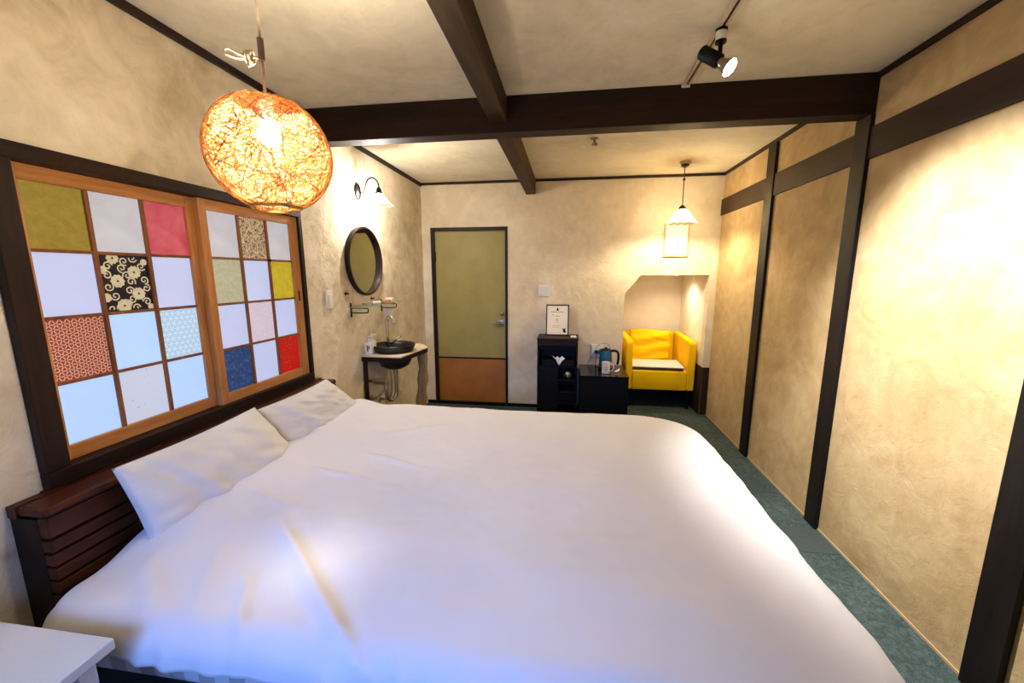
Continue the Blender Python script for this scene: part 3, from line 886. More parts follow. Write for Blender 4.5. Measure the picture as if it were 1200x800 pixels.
def spotlight(sy0, target, watts, size, label, blend=1.0):
    """a spotlight clipped under the track at y = sy0; its lamp throws a beam at target"""
    dy = sy0 - 1.845
    SP = thing('spotlight', (TX, sy0, ZC - .016), label, 'lamp')
    MB().cyl((TX, sy0, ZC - .026), (TX, sy0, ZC - .0165), .022, 20).build('upper_ring', M['black'], SP, auto=40)
    MB().cyl((TX, sy0, ZC - .066), (TX, sy0, ZC - .058), .021, 20).build('lower_ring', M['black'], SP, auto=40)
    MB().cyl((TX, sy0, ZC - .058), (TX, sy0, ZC - .026), .0205, 20).build('adaptor', M['white_plastic'], SP, auto=40)
    MB().tube([(TX, sy0, ZC - .064), (TX, sy0, ZC - .122), (TX - .004, sy0, ZC - .138), (TX - .014, sy0, ZC - .146)], .0085, 10).build('arm', M['black'], SP, smooth=True)
    ctr = Vector((.549, 1.866 + dy, 2.346))
    if dy: bd = (Vector(target) - ctr).normalized()
    else: bd = Vector((.62, -.42, -.62)).normalized()
    b0 = ctr - bd * .047
    MB().lathe(b0, [(0, 0), (.024, 0), (.027, .004), (.027, .088), (.024, .092), (0, .092)], 24, axis=bd).build('lamp_holder', M['black'], SP, auto=40)
    b1 = b0 + bd * .088
    MB().lathe(b1, [(.018, .0), (.019, .020), (.024, .032), (.033, .055)], 24, axis=bd).build('bulb_reflector', M['steel'], SP, auto=40)
    MB().lathe(b1, [(.0325, .054), (.028, .062), (.015, .067), (0, .068)], 24, axis=bd).build('bulb_face', M['bulb_spot'], SP, smooth=True)
    l = bpy.data.lights.new('spotlight_beam', 'SPOT'); l.energy = watts; l.color = (.97, .98, 1.0)
    l.spot_size = math.radians(size); l.spot_blend = blend; l.shadow_soft_size = .03
    lo = bpy.data.objects.new('spotlight_beam', l); scene.collection.objects.link(lo)
    lo.location = b1 + bd * .10
    lo.rotation_euler = (Vector(target) - lo.location).to_track_quat('-Z', 'Y').to_euler()


spotlight(1.845, (XR, 1.72, 1.0), SPOT_W, 88, 'black spotlight with lit bulb clipped under the ceiling track')

# ceiling sprinkler
SD = thing('ceiling_sensor', (.165, 3.126, ZC), 'small round detector on the far ceiling panel', 'detector')
MB().lathe((.165, 3.126, ZC - .001), [(0, 0), (.030, 0), (.028, -.008), (.012, -.014), (.010, -.03), (.022, -.034), (.022, -.038), (0, -.04)], 20).build('body', M['steel'], SD, auto=40)
for i in range(6):
    a = i * PI / 3
    MB().box((.165 + .016 * math.cos(a) - .006, 3.126 + .016 * math.sin(a) - .003, ZC - .046), (.165 + .016 * math.cos(a) + .006, 3.126 + .016 * math.sin(a) + .003, ZC - .0405)).build('tooth', M['steel'], SD)

# ------------------------------------------------------------------ sconce
SYc, SZ = 2.965, 2.105
S = thing('wall_sconce', (XL, SYc, SZ), 'black gooseneck wall lamp with glass shade above the round mirror', 'lamp')
mb = MB(); vs = []
mb.lathe((XL + .001, SYc, SZ), [(0, .0), (.042, 0), (.044, .006), (.038, .014), (.018, .020), (0, .022)], 28, axis=(1, 0, 0))
mb.v = [(p[0], p[1], SZ + (p[2] - SZ) * 1.45) for p in mb.v]
mb.build('wall_plate', M['black_metal'], S, auto=50)
MB().sphere((XL + .022, SYc + .01, SZ - .03), .007, 12).build('thumb_screw', M['chrome'], S, smooth=True)
sx = XL + .165; sys_ = SYc + .02
neck = []
ctrl = [(XL + .015, SYc, SZ - .008), (XL + .04, SYc, SZ - .012), (XL + .062, SYc, SZ + .010), (XL + .070, SYc + .005, SZ + .05), (XL + .088, SYc + .01, SZ + .085), (XL + .118, SYc + .015, SZ + .098), (XL + .148, sys_, SZ + .082), (sx, sys_, SZ + .045), (sx, sys_, SZ + .02)]


def smooth_path(c, n=8):
    out = []; c = [Vector(q) for q in c]
    for i in range(len(c) - 1):
        p0, p1, p2, p3 = c[max(i - 1, 0)], c[i], c[i + 1], c[min(i + 2, len(c) - 1)]
        for k_ in range(n):
            t = k_ / n
            out.append(.5 * ((2 * p1) + (-p0 + p2) * t + (2 * p0 - 5 * p1 + 4 * p2 - p3) * t * t + (-p0 + 3 * p1 - 3 * p2 + p3) * t ** 3))
    out.append(c[-1]); return out


MB().tube(smooth_path(ctrl), .0055, 10).build('gooseneck', M['black_metal'], S, smooth=True)
MB().lathe((sx, sys_, SZ - .02), [(.036, 0), (.034, .006), (.020, .016), (.018, .034), (.012, .046), (.006, .050)], 24).build('shade_holder', M['black_metal'], S, auto=40)
MB().lathe((sx, sys_, SZ - .02), [(.030, -.002), (.036, -.018), (.060, -.050), (.098, -.080), (.103, -.081)], 40).build('glass_shade', M['shade_clear'], S, smooth=True)
MB().sphere((sx, sys_, SZ - .062), .027, 20).build('bulb', M['bulb_sconce'], S, smooth=True)

# ------------------------------------------------------------------ mirror, switch, shelf
MC = (XL, 2.985, 1.585)
Mi = thing('wall_mirror', MC, 'round wall mirror in dark brown rim above the washbasin', 'mirror')
MB().lathe((XL + .001, MC[1], MC[2]), [(.262, 0), (.265, .004), (.265, .032), (.262, .036), (.250, .036), (.248, .032), (.248, .0)], 72, axis=(1, 0, 0)).build('mirror_rim', M['wframe_z'], Mi, auto=40)
MB().lathe((XL + .004, MC[1], MC[2]), [(0, 0), (.2475, 0), (.2475, .004), (0, .0045)], 72, axis=(1, 0, 0)).build('mirror_glass', M['mirror'], Mi)
for y, z in ((2.70, 1.347), (3.08, 1.29)):
    hk = thing('wall_hook', (XL, y, z), 'small dark hook %s under the round mirror' % ('left of the shelf' if y < 3 else 'above the shelf middle'), 'hook', 'hooks under the mirror')
    MB().lathe((XL + .001, y, z), [(0, 0), (.011, 0), (.011, .006), (.005, .008), (.005, .02), (.009, .024), (0, .028)], 14, axis=(1, 0, 0)).build('hook_knob', M['black_metal'], hk, auto=40)
SW = thing('light_switch', (XL, 2.49, 1.315), 'white light switch on the left wall beside the window', 'switch')
MB().box((XL + .001, 2.455, 1.258), (XL + .012, 2.525, 1.378), .003).build('plate', M['white_plastic'], SW)
MB().box((XL + .0125, 2.474, 1.285), (XL + .017, 2.506, 1.350), .002).build('rocker', M['white_plastic'], SW)
SW = thing('light_switch', (-.255, YB, 1.308), 'square white double switch on the end wall by the door', 'switch')
MB().box((-.318, YB - .012, 1.25), (-.192, YB - .001, 1.368), .003).build('plate', M['white_plastic'], SW)
for i in range(2):
    for j in range(3):
        MB().box((-.296 + i * .046, YB - .016, 1.266 + j * .03), (-.258 + i * .046, YB - .0125, 1.290 + j * .03), .0015).build('rocker', M['white_ceramic'], SW)

SHZ = 1.245
SH = thing('wall_shelf', (XL, 3.02, SHZ), 'narrow glass shelf on black brackets under the mirror', 'shelf')
MB().box((XL + .003, 2.69, SHZ), (XL + .150, 3.36, SHZ + .006), .002).build('shelf_glass', M['glass_shelf'], SH)
for y in (2.76, 3.25):
    mb = MB().box((XL + .001, y - .008, SHZ - .075), (XL + .008, y + .008, SHZ + .03), .002)
    mb.tube(smooth_path([(XL + .006, y, SHZ - .008), (XL + .10, y, SHZ - .008), (XL + .132, y, SHZ - .009), (XL + .14, y, SHZ - .022), (XL + .132, y, SHZ - .040), (XL + .10, y, SHZ - .043), (XL + .006, y, SHZ - .043)]), .0045, 8)
    mb.build('bracket', M['black_metal'], SH, auto=40)
tag(MB().lathe((XL + .07, 2.87, SHZ + .0065), [(0, 0), (.030, 0), (.035, .018), (.033, .018), (.028, .003), (0, .003)], 24).build('small_dish', M['soap_green'], None, (XL + .07, 2.87, SHZ + .0065), auto=40), 'pale green dish on the left of the glass shelf', 'dish')
tag(MB().box((XL + .05, 3.00, SHZ + .0065), (XL + .10, 3.06, SHZ + .026), .006).build('soap_bar', M['white_plastic'], None, (XL + .07, 3.03, SHZ + .0065)), 'white wrapped soap in the middle of the glass shelf', 'soap')
tag(MB().box((XL + .05, 3.16, SHZ + .0065), (XL + .10, 3.24, SHZ + .030), .006).build('amenity_packet', M['soap_orange'], None, (XL + .07, 3.2, SHZ + .0065)), 'orange and cream packet on the right of the glass shelf', 'packet')
tag(MB().box((XL + .045, 3.25, SHZ + .0065), (XL + .10, 3.31, SHZ + .040), .006).build('amenity_packet', M['white_ceramic'], None, (XL + .07, 3.28, SHZ + .0065)), 'white packet at the right end of the glass shelf', 'packet')
# hanging hand towel (folded over the lower rod of the right bracket)
vs = []; fs = []; NW, NH = 22, 16
for j in range(NH + 1):
    for i in range(NW + 1):
        u = i / NW; v_ = j / NH
        yy = 3.252 + .006 + .009 * math.sin(u * 15) * v_
        vs.append((XL + .025 + .075 * u, yy, SHZ - .036 - .115 * v_ - .012 * u * v_))
for j in range(NH):
    for i in range(NW):
        a = j * (NW + 1) + i; fs.append((a, a + 1, a + NW + 2, a + NW + 1))
tw = MB().add(vs, fs).build('hand_towel', M['towel'], None, (XL + .08, 3.258, SHZ - .036), smooth=True)
tag(tw, 'small white hand towel hanging from the right shelf bracket', 'towel'); q = tw.modifiers.new('t', 'SOLIDIFY'); q.thickness = .006; q.offset = 1

# ------------------------------------------------------------------ washstand
VZ = .855
V = thing('washstand', (-1.42, 3.18, 0), 'corner washstand with pale wooden counter and dark edge', 'washstand')
poly = [(XL + .002, 2.865), (-1.275, 2.855), (-1.215, 3.30), (-1.31, 3.44), (XL + .002, 3.52)]
MB().prism(poly, 2, VZ - .010, VZ).build('counter_top', M['counter'], V)
MB().prism([(a, b) for a, b in poly], 2, VZ - .046, VZ - .0105).build('counter_edge', M['headboard_dark'], V)
MB().box((XL + .004, 2.875, 0), (XL + .032, 2.90, VZ - .047), .002).build('leg', M['wainscot'], V)
pts = []
for i in range(16):
    t = i / 15; pts.append((-1.295 + .014 * math.sin(t * 5 + 1), 3.335 + .012 * math.sin(t * 7), (VZ - .048) * (1 - t)))
mb = MB().tube(pts, [.040 + .008 * math.sin(i * 1.7) + .010 * i / 15 for i in range(16)], 18)
mb.v = [(p[0] + .006 * noise.noise(Vector(p) * 22), p[1] + .006 * noise.noise(Vector(p) * 22 + Vector((5, 0, 0))), max(0, min(VZ - .047, p[2]))) for p in mb.v]
mb.build('leg', M['log'], V, smooth=True, label='rough natural log leg')
BC = (-1.425, 3.085)
BW = MB().lathe((BC[0], BC[1], VZ), [(0, -.150), (.06, -.147), (.115, -.118), (.142, -.06), (.152, -.0), (.163, .030), (.173, .052), (.171, .060), (.162, .058), (.145, .020), (.12, -.04), (.08, -.09), (.02, -.105), (0, -.105)], 56)
BW = BW.build('washbasin', M['black_ceramic'], None, (BC[0], BC[1], VZ), smooth=True)
tag(BW, 'round matt black washbasin set into the pale counter', 'basin')
MB().lathe((BC[0], BC[1], VZ - .104), [(0, .006), (.018, .005), (.020, 0)], 20).build('drain', M['chrome'], BW, auto=40)
fx, fy = XL + .070, 3.195
FA = thing('faucet', (fx, fy, VZ), 'tall chrome faucet with side lever behind the black basin', 'faucet')
MB().cyl((fx, fy, VZ + .001), (fx, fy, VZ + .055), .017, 18).build('base', M['black_metal'], FA, auto=40)
MB().tube(smooth_path([(fx, fy, VZ + .05), (fx, fy, VZ + .19), (fx + .006, fy - .005, VZ + .255), (fx + .035, fy - .018, VZ + .283), (fx + .068, fy - .035, VZ + .262), (fx + .078, fy - .042, VZ + .225)]), .0115, 12).build('spout', M['chrome'], FA, smooth=True)
MB().sphere((fx + .078, fy - .042, VZ + .235), .015, 16, sc=(1, 1, 1.9)).build('spout_head', M['chrome'], FA, smooth=True)
MB().tube(smooth_path([(fx + .01, fy + .01, VZ + .062), (fx + .04, fy + .05, VZ + .066), (fx + .065, fy + .09, VZ + .085), (fx + .072, fy + .105, VZ + .12)]), [.017] * 12 + [.014] * 8 + [.012] * 5, 12).build('lever', M['chrome'], FA, smooth=True)
for i, (y, lb) in enumerate(((2.905, 'white pump soap bottle at the counter edge, nearer one'), (2.965, 'white pump soap bottle behind the nearer one, beside basin'))):
    c = (XL + .052 + .0 * i, y + .012 * i, VZ + .001)
    if i == 1: c = (XL + .034, 2.985, VZ + .001)
    sb = thing('soap_bottle', c, lb, 'bottle', 'pump bottles by the basin')
    MB().box((c[0] - .026, c[1] - .026, c[2]), (c[0] + .026, c[1] + .026, c[2] + .098), .006).build('bottle_body', M['white_plastic'], sb, auto=40)
    MB().lathe((c[0], c[1], c[2] + .098), [(.016, 0), (.016, .018), (.006, .020), (.006, .048), (0, .048)], 16).box((c[0] - .008, c[1] - .009, c[2] + .140), (c[0] + .040, c[1] + .009, c[2] + .152), .003).build('pump', M['white_ceramic'], sb, auto=40)
    MB().box((c[0] - .008, c[1] - .0275, c[2] + .03), (c[0] + .004, c[1] - .0263, c[2] + .078)).box((c[0] + .008, c[1] - .0275, c[2] + .05), (c[0] + .018, c[1] - .0263, c[2] + .074)).build('label_print', M['grey_print'], sb)
# pipes under the basin
PI_ = thing('drain_pipes', (BC[0], BC[1], 0), 'chrome trap and supply pipes under the black basin', 'pipes')
bx_, by_ = BC
MB().cyl((bx_, by_, .66), (bx_, by_, VZ - .151), .019, 16).tube(smooth_path([(bx_, by_, .70), (bx_, by_, .52), (bx_ - .01, by_ - .02, .462), (bx_ - .03, by_ - .05, .445), (bx_ - .045, by_ - .085, .475), (bx_ - .05, by_ - .09, .55), (bx_ - .06, by_ - .08, .585), (bx_ - .10, by_ - .06, .59), (XL + .01, by_ - .05, .59)]), .015, 12).build('trap', M['steel'], PI_, auto=50)
MB().tube(smooth_path([(fx, fy - .02, VZ - .05), (fx + .01, fy - .06, .70), (fx + .02, fy - .10, .60), (fx, fy - .16, .50), (XL + .02, 2.98, .47)]), .008, 10).build('supply_hose', M['steel'], PI_, smooth=True)
MB().tube(smooth_path([(fx + .01, fy + .01, VZ - .05), (fx + .02, fy - .02, .70), (fx + .03, fy - .03, .55), (fx + .02, fy - .05, .44), (XL + .02, 3.12, .42)]), .008, 10).build('supply_hose', M['steel'], PI_, smooth=True)
for y, z in ((2.93, .63), (2.98, .47), (3.12, .42)):
    MB().lathe((XL + .002, y, z), [(0, 0), (.026, 0), (.024, .006), (.012, .010), (.012, .045), (0, .046)], 18, axis=(1, 0, 0)).build('valve', M['steel'], PI_, auto=40)
MB().tube(smooth_path([(XL + .03, 2.93, .63), (XL + .06, 2.97, .635), (XL + .10, 3.02, .62), (XL + .11, 3.03, .56), (XL + .09, 3.06, .50)]), .008, 10).build('supply_hose', M['steel'], PI_, smooth=True)

# ------------------------------------------------------------------ dark cabinet
CB = thing('cabinet', (-.10, 4.15, 0), 'tall near-black cabinet with open niche beside the door', 'cabinet')
c0, c1, cf, cb_, ct_ = -.302, .108, 4.0, YB - .014, .842
MB().box((c0 - .004, cf - .008, ct_ - .018), (c1 + .004, cb_, ct_), .002).build('top_board', M['cabinet_brown'], CB)
MB().box((c0, cf, 0), (c0 + .018, cb_, ct_ - .0185)).box((c1 - .018, cf, 0), (c1, cb_, ct_ - .0185)).box((c0 + .018, cb_ - .01, .0), (c1 - .018, cb_, ct_ - .0185)).box((c0 + .018, cf + .004, 0), (c1 - .018, cb_ - .01, .05)).build('carcass', M['cabinet'], CB)
MB().box((c0 + .019, cf - .001, .760), (c1 - .019, cf + .017, ct_ - .020), .002).build('drawer_front', M['cabinet_brown'], CB)
MB().box((c0 + .018, cf + .004, .735), (c1 - .018, cb_ - .01, .750)).build('shelf_board', M['cabinet'], CB)
MB().box((c0 + .018, cf + .004, .535), (c1 - .018, cb_ - .01, .548)).build('shelf_board', M['cabinet'], CB)
MB().box((c0 + .022, cf - .001, .052), (-.085, cf + .017, .533), .002).build('cabinet_door', M['cabinet'], CB)
for z in (.40, .27, .15):
    MB().box((-.080, cf + .006, z), (c1 - .018, cb_ - .01, z + .012)).build('shelf_board', M['cabinet_brown'], CB)
MB().box((-.078, cf + .002, .17), (c1 - .020, cf + .014, .262), .002).build('drawer_front', M['black'], CB)
TB = thing('tissue_box', (-.09, 4.06, .548), 'black tissue box with white tissue in the cabinet niche', 'tissue box')
MB().box((c0 + .05, 4.006, .549), (c1 - .03, 4.15, .615), .004).build('box', M['black'], TB)
vs = []; fs = []
NW, NH = 18, 6
for j in range(NH + 1):
    for i in range(NW + 1):
        u = i / NW - .5; v_ = j / NH
        hgt = (1 - (abs(u) * 2) ** 2 * .3)
        vs.append((-.085 + u * .125 * (1 - .35 * v_ * (u < 0)), 4.004 - .012 * v_ + .006 * math.sin(u * 21 + v_ * 2), .648 - .085 * v_ * max(.15, 1 - abs(u - .04) * 2.0) - .010 * math.sin(u * 17) * (1 - v_)))
for j in range(NH):
    for i in range(NW):
        a = j * (NW + 1) + i; fs.append((a, a + 1, a + NW + 2, a + NW + 1))
t_ = MB().add(vs, fs).build('tissue', M['tissue'], TB, smooth=True); q = t_.modifiers.new('t', 'SOLIDIFY'); q.thickness = .001
HD = thing('hair_dryer', (.02, 4.08, .412), 'silver ended hair dryer on the cabinet shelf', 'hair dryer')
MB().lathe((.018, 4.02, .455), [(0, .0), (.026, .0), (.038, .010), (.040, .03), (.038, .10), (.026, .13), (0, .135)], 24, axis=(0, 1, 0)).build('barrel', M['black'], HD, auto=40)
MB().lathe((.018, 4.0185, .455), [(0, -.004), (.022, -.003), (.030, .001), (.037, .009)], 24, axis=(0, 1, 0)).build('end_cap', M['steel'], HD, smooth=True)
MB().box((-.062, 4.03, .470), (-.030, 4.05, .500), .006).box((-.045, 4.03, .413), (-.015, 4.06, .475), .006).build('grip', M['black'], HD)

# framed notice leaning on the wall
FY = 4.18
FR = thing('framed_notice', (-.10, FY, ct_), 'black framed white notice standing on the tall cabinet', 'picture frame')
rot = Matrix.Rotation(math.radians(-12), 3, 'X')


def lean(mb, piv=(-.10, FY, ct_ + .001)):
    pv = Vector(piv); mb.v = [tuple(rot @ (Vector(p) - pv) + pv) for p in mb.v]; return mb


nx0, nx1, nz0, nz1 = -.228, .012, ct_ + .004, ct_ + .330
fr = .010
lean(MB().box((nx0, FY, nz0), (nx0 + fr, FY + .014, nz1)).box((nx1 - fr, FY, nz0), (nx1, FY + .014, nz1)).box((nx0 + fr, FY, nz0), (nx1 - fr, FY + .014, nz0 + fr)).box((nx0 + fr, FY, nz1 - fr), (nx1 - fr, FY + .014, nz1))).build('frame', M['black'], FR)
lean(MB().box((nx0 + fr, FY + .005, nz0 + fr), (nx1 - fr, FY + .012, nz1 - fr))).build('notice_sheet', M['paper'], FR)
mb = MB(); yc = FY + .0042
cxm = (nx0 + nx1) / 2
rs = random.Random(2)
mb.prism([(cxm - .016, nz1 - .062), (cxm + .016, nz1 - .062), (cxm, nz1 - .028)], 1, yc, yc + .0006)


def line(x, z, n, h=.006):
    for i in range(n):
        w_ = rs.uniform(.004, .007); mb.box((x, yc, z), (x + w_, yc + .0006, z + h * rs.uniform(.7, 1))); x += w_ + .0022


line(cxm - .072, nz1 - .080, 18, .007)
mb.prism([(nx0 + .066, nz1 - .105), (nx0 + .080, nz1 - .105), (nx0 + .073, nz1 - .118)], 1, yc, yc + .0006)
line(cxm - .022, nz1 - .124, 5, .006)
for i, z in enumerate((.150, .162, .174, .186)): line(cxm - .012 - .002 * (i % 2), nz1 - z, 3, .004)
line(cxm - .05, nz1 - .225, 11, .003); line(cxm - .045, nz1 - .24, 10, .003)
# small dark animal silhouette-like mark at lower right
ux, uz = nx1 - .045, nz0 + .030
mb.box((ux - .012, yc, uz), (ux + .012, yc + .0006, uz + .022)).box((ux - .016, yc, uz + .018), (ux + .010, yc + .0006, uz + .040)).box((ux - .018, yc, uz + .036), (ux - .010, yc + .0006, uz + .048)).box((ux + .002, yc, uz + .036), (ux + .010, yc + .0006, uz + .048)).box((ux + .010, yc, uz + .004), (ux + .018, yc + .0006, uz + .012))
lean(mb).build('print', M['black'], FR)['kind'] = 'stuff'
tag(MB().box((.032, 4.05, ct_ + .001), (.090, 4.10, ct_ + .018), .004).build('small_box', M['white_plastic'], None, (.06, 4.075, ct_ + .001)), 'small cream box on the right edge of the tall cabinet', 'box')

# ------------------------------------------------------------------ mini fridge + things on it
FG = thing('mini_fridge', (.37, 4.05, 0), 'low black mini fridge between the tall cabinet and armchair', 'fridge')
g0, g1, gf, gb, gt = .135, .592, 3.80, YB - .014, .514
MB().box((g0, gf + .045, .02), (g1, gb, gt - .014), .004).build('body', M['black'], FG)
MB().box((g0, gf, .03), (g1, gf + .043, gt - .016), .004).build('fridge_door', M['black'], FG)
MB().box((g0 - .003, gf - .006, gt - .013), (g1 + .003, gb, gt), .003).build('top_board', M['gloss_black'], FG)
for x in (g0 + .03, g1 - .06):
    for y in (gf + .06, gb - .06):
        MB().box((x, y, 0), (x + .03, y + .03, .0195)).build('foot', M['black'], FG)

kc = Vector((.395, 4.10, gt + .001))
KT = thing('electric_kettle', kc, 'blue electric kettle with black handle on the mini fridge', 'kettle')
MB().lathe(kc, [(0, 0), (.072, 0), (.074, .012), (.068, .018)], 32).build('power_base', M['black'], KT, auto=40)
MB().lathe(kc, [(.062, .019), (.068, .022), (.068, .07), (.066, .085)], 32).build('lower_body', M['steel'], KT, auto=40)
MB().lathe(kc, [(.0665, .0855), (.066, .12), (.058, .19), (.054, .200)], 32).prism([(0, 0), (0, 0), (0, 0)], 1, 0, 0).build('upper_body', M['kettle_blue'], KT, auto=40) if False else MB().lathe(kc, [(.0665, .0855), (.066, .12), (.058, .19), (.054, .200)], 32).build('upper_body', M['kettle_blue'], KT, auto=40)
MB().lathe(kc, [(.0535, .2005), (.046, .210), (.015, .216), (.012, .228), (0, .230)], 32).build('lid', M['black'], KT, auto=40)
MB().box((kc.x - .085, kc.y - .014, kc.z + .155), (kc.x - .055, kc.y + .014, kc.z + .195), .008).build('spout', M['kettle_blue'], KT)
MB().tube(smooth_path([(kc.x + .05, kc.y - .02, kc.z + .195), (kc.x + .088, kc.y - .03, kc.z + .20), (kc.x + .118, kc.y - .035, kc.z + .18), (kc.x + .124, kc.y - .035, kc.z + .12), (kc.x + .118, kc.y - .03, kc.z + .06)]), .0125, 10).build('handle', M['black'], KT, smooth=True)
mc = Vector((.385, 3.93, gt + .001))
MG = thing('mug', mc, 'white ceramic mug in front of the blue kettle', 'mug')
MB().lathe(mc, [(0, 0), (.036, 0), (.040, .004), (.041, .112), (.038, .112), (.037, .008), (0, .006)], 32).build('cup', M['white_ceramic'], MG, auto=40)
MB().tube(smooth_path([(mc.x + .038, mc.y - .01, mc.z + .092), (mc.x + .064, mc.y - .018, mc.z + .088), (mc.x + .072, mc.y - .02, mc.z + .058), (mc.x + .060, mc.y - .018, mc.z + .03), (mc.x + .038, mc.y - .01, mc.z + .025)]), .006, 8).build('mug_handle', M['white_ceramic'], MG, smooth=True)
mb = MB()
for i in range(4):
    mb.box((mc.x - .014 + .002 * i, mc.y - .0418, mc.z + .035 + i * .012), (mc.x + .010 - .002 * i, mc.y - .0408, mc.z + .041 + i * .012))
mb.build('faded_print', M['silver_cloth'], MG)
tag(MB().sphere((.495, 3.98, gt + .012), .011, 12).tube(smooth_path([(.470, 3.96, gt + .008), (.495, 3.97, gt + .010), (.515, 4.0, gt + .012), (.525, 4.03, gt + .020)]), .008, 8).build('cord_plug', M['white_plastic'], None, (.495, 3.98, gt + .001), smooth=True), 'small white plug lying beside the kettle', 'plug')
OT = thing('wall_outlet', (.325, YB, .668), 'white wall outlet plate with black plug behind the kettle', 'outlet')
MB().box((.262, YB - .010, .600), (.388, YB - .001, .738), .003).build('plate', M['white_plastic'], OT)
MB().box((.30, YB - .035, .640), (.328, YB - .0105, .675), .004).box((.345, YB - .03, .655), (.365, YB - .0105, .690), .004).build('plug', M['black'], OT)
cdp = MB().tube(smooth_path([(.314, YB - .03, .64), (.312, YB - .045, .59), (.305, YB - .05, .53), (.30, YB - .07, gt + .006), (.34, 4.15, gt + .006)]), .004, 8).build('power_cord', M['black'], OT, smooth=True)
MB().tube(smooth_path([(.30, YB - .012, .665), (.27, YB - .03, .62), (.235, YB - .04, .56), (.225, YB - .05, gt + .006)]), .003, 8).build('power_cord', M['silver_cloth'], OT, smooth=True)
MB().tube(smooth_path([(.30, YB - .03, .70), (.34, YB - .06, .745), (.40, YB - .06, .76), (.44, YB - .05, .74), (.45, YB - .05, .70)]), .0035, 8).build('power_cord', M['silver_cloth'], OT, smooth=True)

# ------------------------------------------------------------------ armchair
A = thing('armchair', (1.02, 4.85, 0), 'yellow tub armchair tucked inside the alcove', 'armchair')
ax0, ax1, ay0, ay1 = .648, 1.384, 4.43, 5.14


def rbox(a, b, bev, n=4): return MB().box(a, b, bev, seg=n)


for x0, x1 in ((ax0, ax0 + .075), (ax1 - .08, ax1)):
    # arm: front edge rounded at the top
    pr = []
    zt0, zb = .765, .215
    for i in range(9):
        t = PI / 2 * i / 8; pr.append((ay0 + .05 - .05 * math.cos(t), zt0 - .05 + .05 * math.sin(t)))
    pr += [(ay1, zt0 + .02), (ay1, zb), (ay0, zb)]
    mb = MB().prism(pr, 0, x0, x1)
    bmo = mb.build('armrest', M['yellow'], A)
    bv = bmo.modifiers.new('b', 'BEVEL'); bv.width = .016; bv.segments = 4; bv.limit_method = 'ANGLE'; bv.angle_limit = math.radians(40)
    bmo.data.shade_smooth(); bmo.data.set_sharp_from_angle(angle=math.radians(50))
rbox((ax0 + .077, ay0 + .004, .215), (ax1 - .082, ay1 - .10, .430), .012).build('seat_base', M['yellow'], A, auto=50)
rbox((ax0 + .077, ay1 - .098, .215), (ax1 - .082, ay1, .785), .03).build('backrest', M['yellow'], A, auto=50)
# loose back cushion with creases
vs = []; fs = []; NW, NH = 40, 36
kx0, kx1 = .745, 1.225
for side in (-1, 1):
    for j in range(NH + 1):
        for i in range(NW + 1):
            u, v_ = i / NW, j / NH
            e = (max(0, 1 - abs(2 * u - 1) ** 5) * max(0, 1 - abs(2 * v_ - 1) ** 5)) ** .4
            h = .065 * e
            if side < 0: h += e * (.010 * math.sin(v_ * 17 + 2.2 * math.sin(u * 4 + 1) + u * 2) + .007 * noise.noise(Vector((u * 4, v_ * 11, 3))))
            y = 4.90 + .06 * v_ - (h if side < 0 else -h * .6)
            wob = .008 * math.sin(v_ * 9)
            vs.append((kx0 + wob + (kx1 - kx0 - wob * 2) * u, y, .455 + .365 * v_ + .010 * math.sin(u * 5) * v_))
    oo = 0 if side < 0 else (NW + 1) * (NH + 1)
    for j in range(NH):
        for i in range(NW):
            a = oo + j * (NW + 1) + i; fs.append((a, a + 1, a + NW + 2, a + NW + 1))
cu = MB().add(vs, fs).build('back_cushion', M['yellow'], A, smooth=True)
bm = bmesh.new(); bm.from_mesh(cu.data); bmesh.ops.remove_doubles(bm, verts=bm.verts, dist=1e-4); bmesh.ops.recalc_face_normals(bm, faces=bm.faces); bm.to_mesh(cu.data); bm.free(); cu.data.shade_smooth()
for x in (ax0 + .04, ax1 - .055):
    for y in (ay0 + .04, ay1 - .05):
        MB().cyl((x, y, 0), (x, y, .2145), .014, 14, r2=.017).build('leg', M['black'], A, auto=40)
rotz = Matrix.Rotation(math.radians(-3), 3, 'Z')
LB = thing('lap_board', (1.0, 4.64, .432), 'white cushion board with dark edge lying on the yellow seat', 'lap desk')
MB().box((.735, 4.455, .433), (1.275, 4.84, .462), .006, rot=rotz).build('padded_base', M['tray_edge'], LB)
MB().box((.728, 4.450, .4625), (1.282, 4.845, .476), .005, rot=rotz).build('board_top', M['lap'], LB)

DLc = Vector((1.20, 4.78, AZ - .002))
DL = thing('downlight', DLc, 'small recessed downlight in the alcove ceiling over the yellow armchair', 'lamp')
MB().lathe(DLc, [(.026, -.001), (.036, -.003), (.040, 0), (.026, 0)], 28).build('trim_ring', M['white_plastic'], DL, auto=40)
MB().lathe(DLc, [(0, 0), (.0255, 0)], 28).build('lens', M['bulb_spot'], DL)
l = bpy.data.lights.new('downlight_beam', 'SPOT'); l.energy = DOWN_W; l.color = (1.0, .88, .68); l.spot_size = math.radians(150); l.spot_blend = .9; l.shadow_soft_size = .03
lo = bpy.data.objects.new('downlight_beam', l); scene.collection.objects.link(lo); lo.location = DLc - Vector((0, 0, .012))

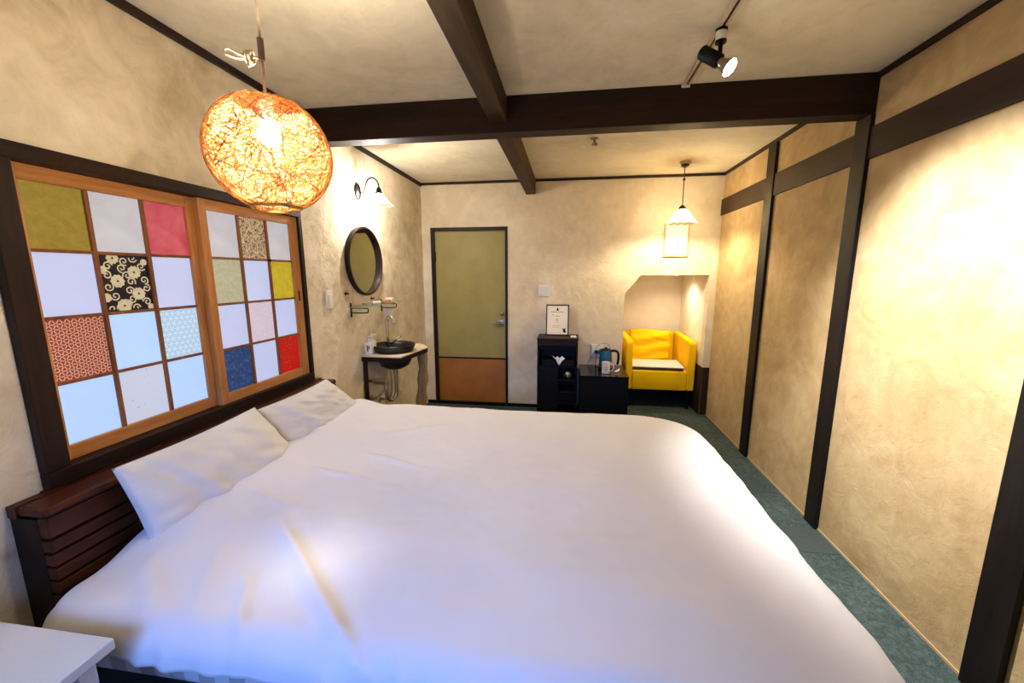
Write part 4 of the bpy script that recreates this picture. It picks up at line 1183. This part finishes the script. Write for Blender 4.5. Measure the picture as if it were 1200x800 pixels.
# ------------------------------------------------------------------ alcove pendant, art
px, py = .985, 3.846
PL = thing('pendant_lamp', (px, py, ZC), 'small fluted amber glass pendant hanging before the alcove', 'lamp')
MB().lathe((px, py, ZC - .001), [(0, 0), (.045, 0), (.045, -.022), (.03, -.024)], 24).build('ceiling_cap', M['light_wood'], PL, auto=40)
MB().lathe((px, py, ZC - .025), [(.034, 0), (.032, -.016), (.010, -.026), (0, -.026)], 24).build('cap_collar', M['black_metal'], PL, auto=40)
MB().cyl((px, py, 2.085), (px, py, ZC - .05), .0042, 10).build('stem', M['cord_dark'], PL, smooth=True)
MB().sphere((px, py, 2.30), .012, 14).build('stem_joint', M['black_metal'], PL, smooth=True)
MB().lathe((px, py, 2.045), [(.036, 0), (.034, .012), (.022, .028), (.008, .042), (0, .044)], 24).build('shade_holder', M['black_metal'], PL, auto=40)
n = 96; rows = 9
for lo_, hi_, mt in ((0, 32, 'shade_milk'), (32, 68, 'shade_amber'), (68, 96, 'shade_milk')):
    vs = []; fs = []
    for j in range(rows):
        t = j / (rows - 1); rr = .034 + .086 * t ** .9
        for i in range(lo_, hi_ + 1):
            a = 2 * PI * i / n
            q = rr * (1 + .09 * t * math.cos(12 * a))
            vs.append((px + q * math.cos(a), py + q * math.sin(a), 2.046 - .118 * t - .006 * t * math.cos(12 * a)))
    cc = hi_ - lo_ + 1
    for j in range(rows - 1):
        for i in range(cc - 1): fs.append((j * cc + i, j * cc + i + 1, (j + 1) * cc + i + 1, (j + 1) * cc + i))
    MB().add(vs, fs).build('shade_panel', M[mt], PL, smooth=True, label='amber glass side of the shade' if mt == 'shade_amber' else 'milky glass side of the shade')
MB().sphere((px, py, 1.975), .027, 20).build('bulb', M['bulb_alcove'], PL, smooth=True)
AR = thing('framed_picture', (1.06, YB, 1.655), 'light wood framed picture with blue figure above the alcove', 'picture')
a0, a1, z0, z1 = .945, 1.185, 1.656, 1.982
MB().box((a0, YB - .02, z0), (a0 + .014, YB - .001, z1)).box((a1 - .014, YB - .02, z0), (a1, YB - .001, z1)).box((a0 + .014, YB - .02, z0), (a1 - .014, YB - .001, z0 + .014)).box((a0 + .014, YB - .02, z1 - .014), (a1 - .014, YB - .001, z1)).build('frame', M['light_wood'], AR)
MB().box((a0 + .014, YB - .010, z0 + .014), (a1 - .014, YB - .002, z1 - .014)).build('picture_sheet', M['art_paper'], AR)
bx = 1.075; bz = z0 + .05; yy = YB - .0108
mb = MB().prism([(bx - .022, bz), (bx + .022, bz), (bx + .016, bz + .07), (bx + .008, bz + .115), (bx, bz + .125), (bx - .008, bz + .10), (bx - .017, bz + .06)], 1, yy, yy + .0006)
mb.prism([(bx - .055, bz - .008), (bx + .055, bz - .008), (bx + .05, bz - .003), (bx - .05, bz - .003)], 1, yy, yy + .0006)
mb.build('blue_figure', M['art_blue'], AR)
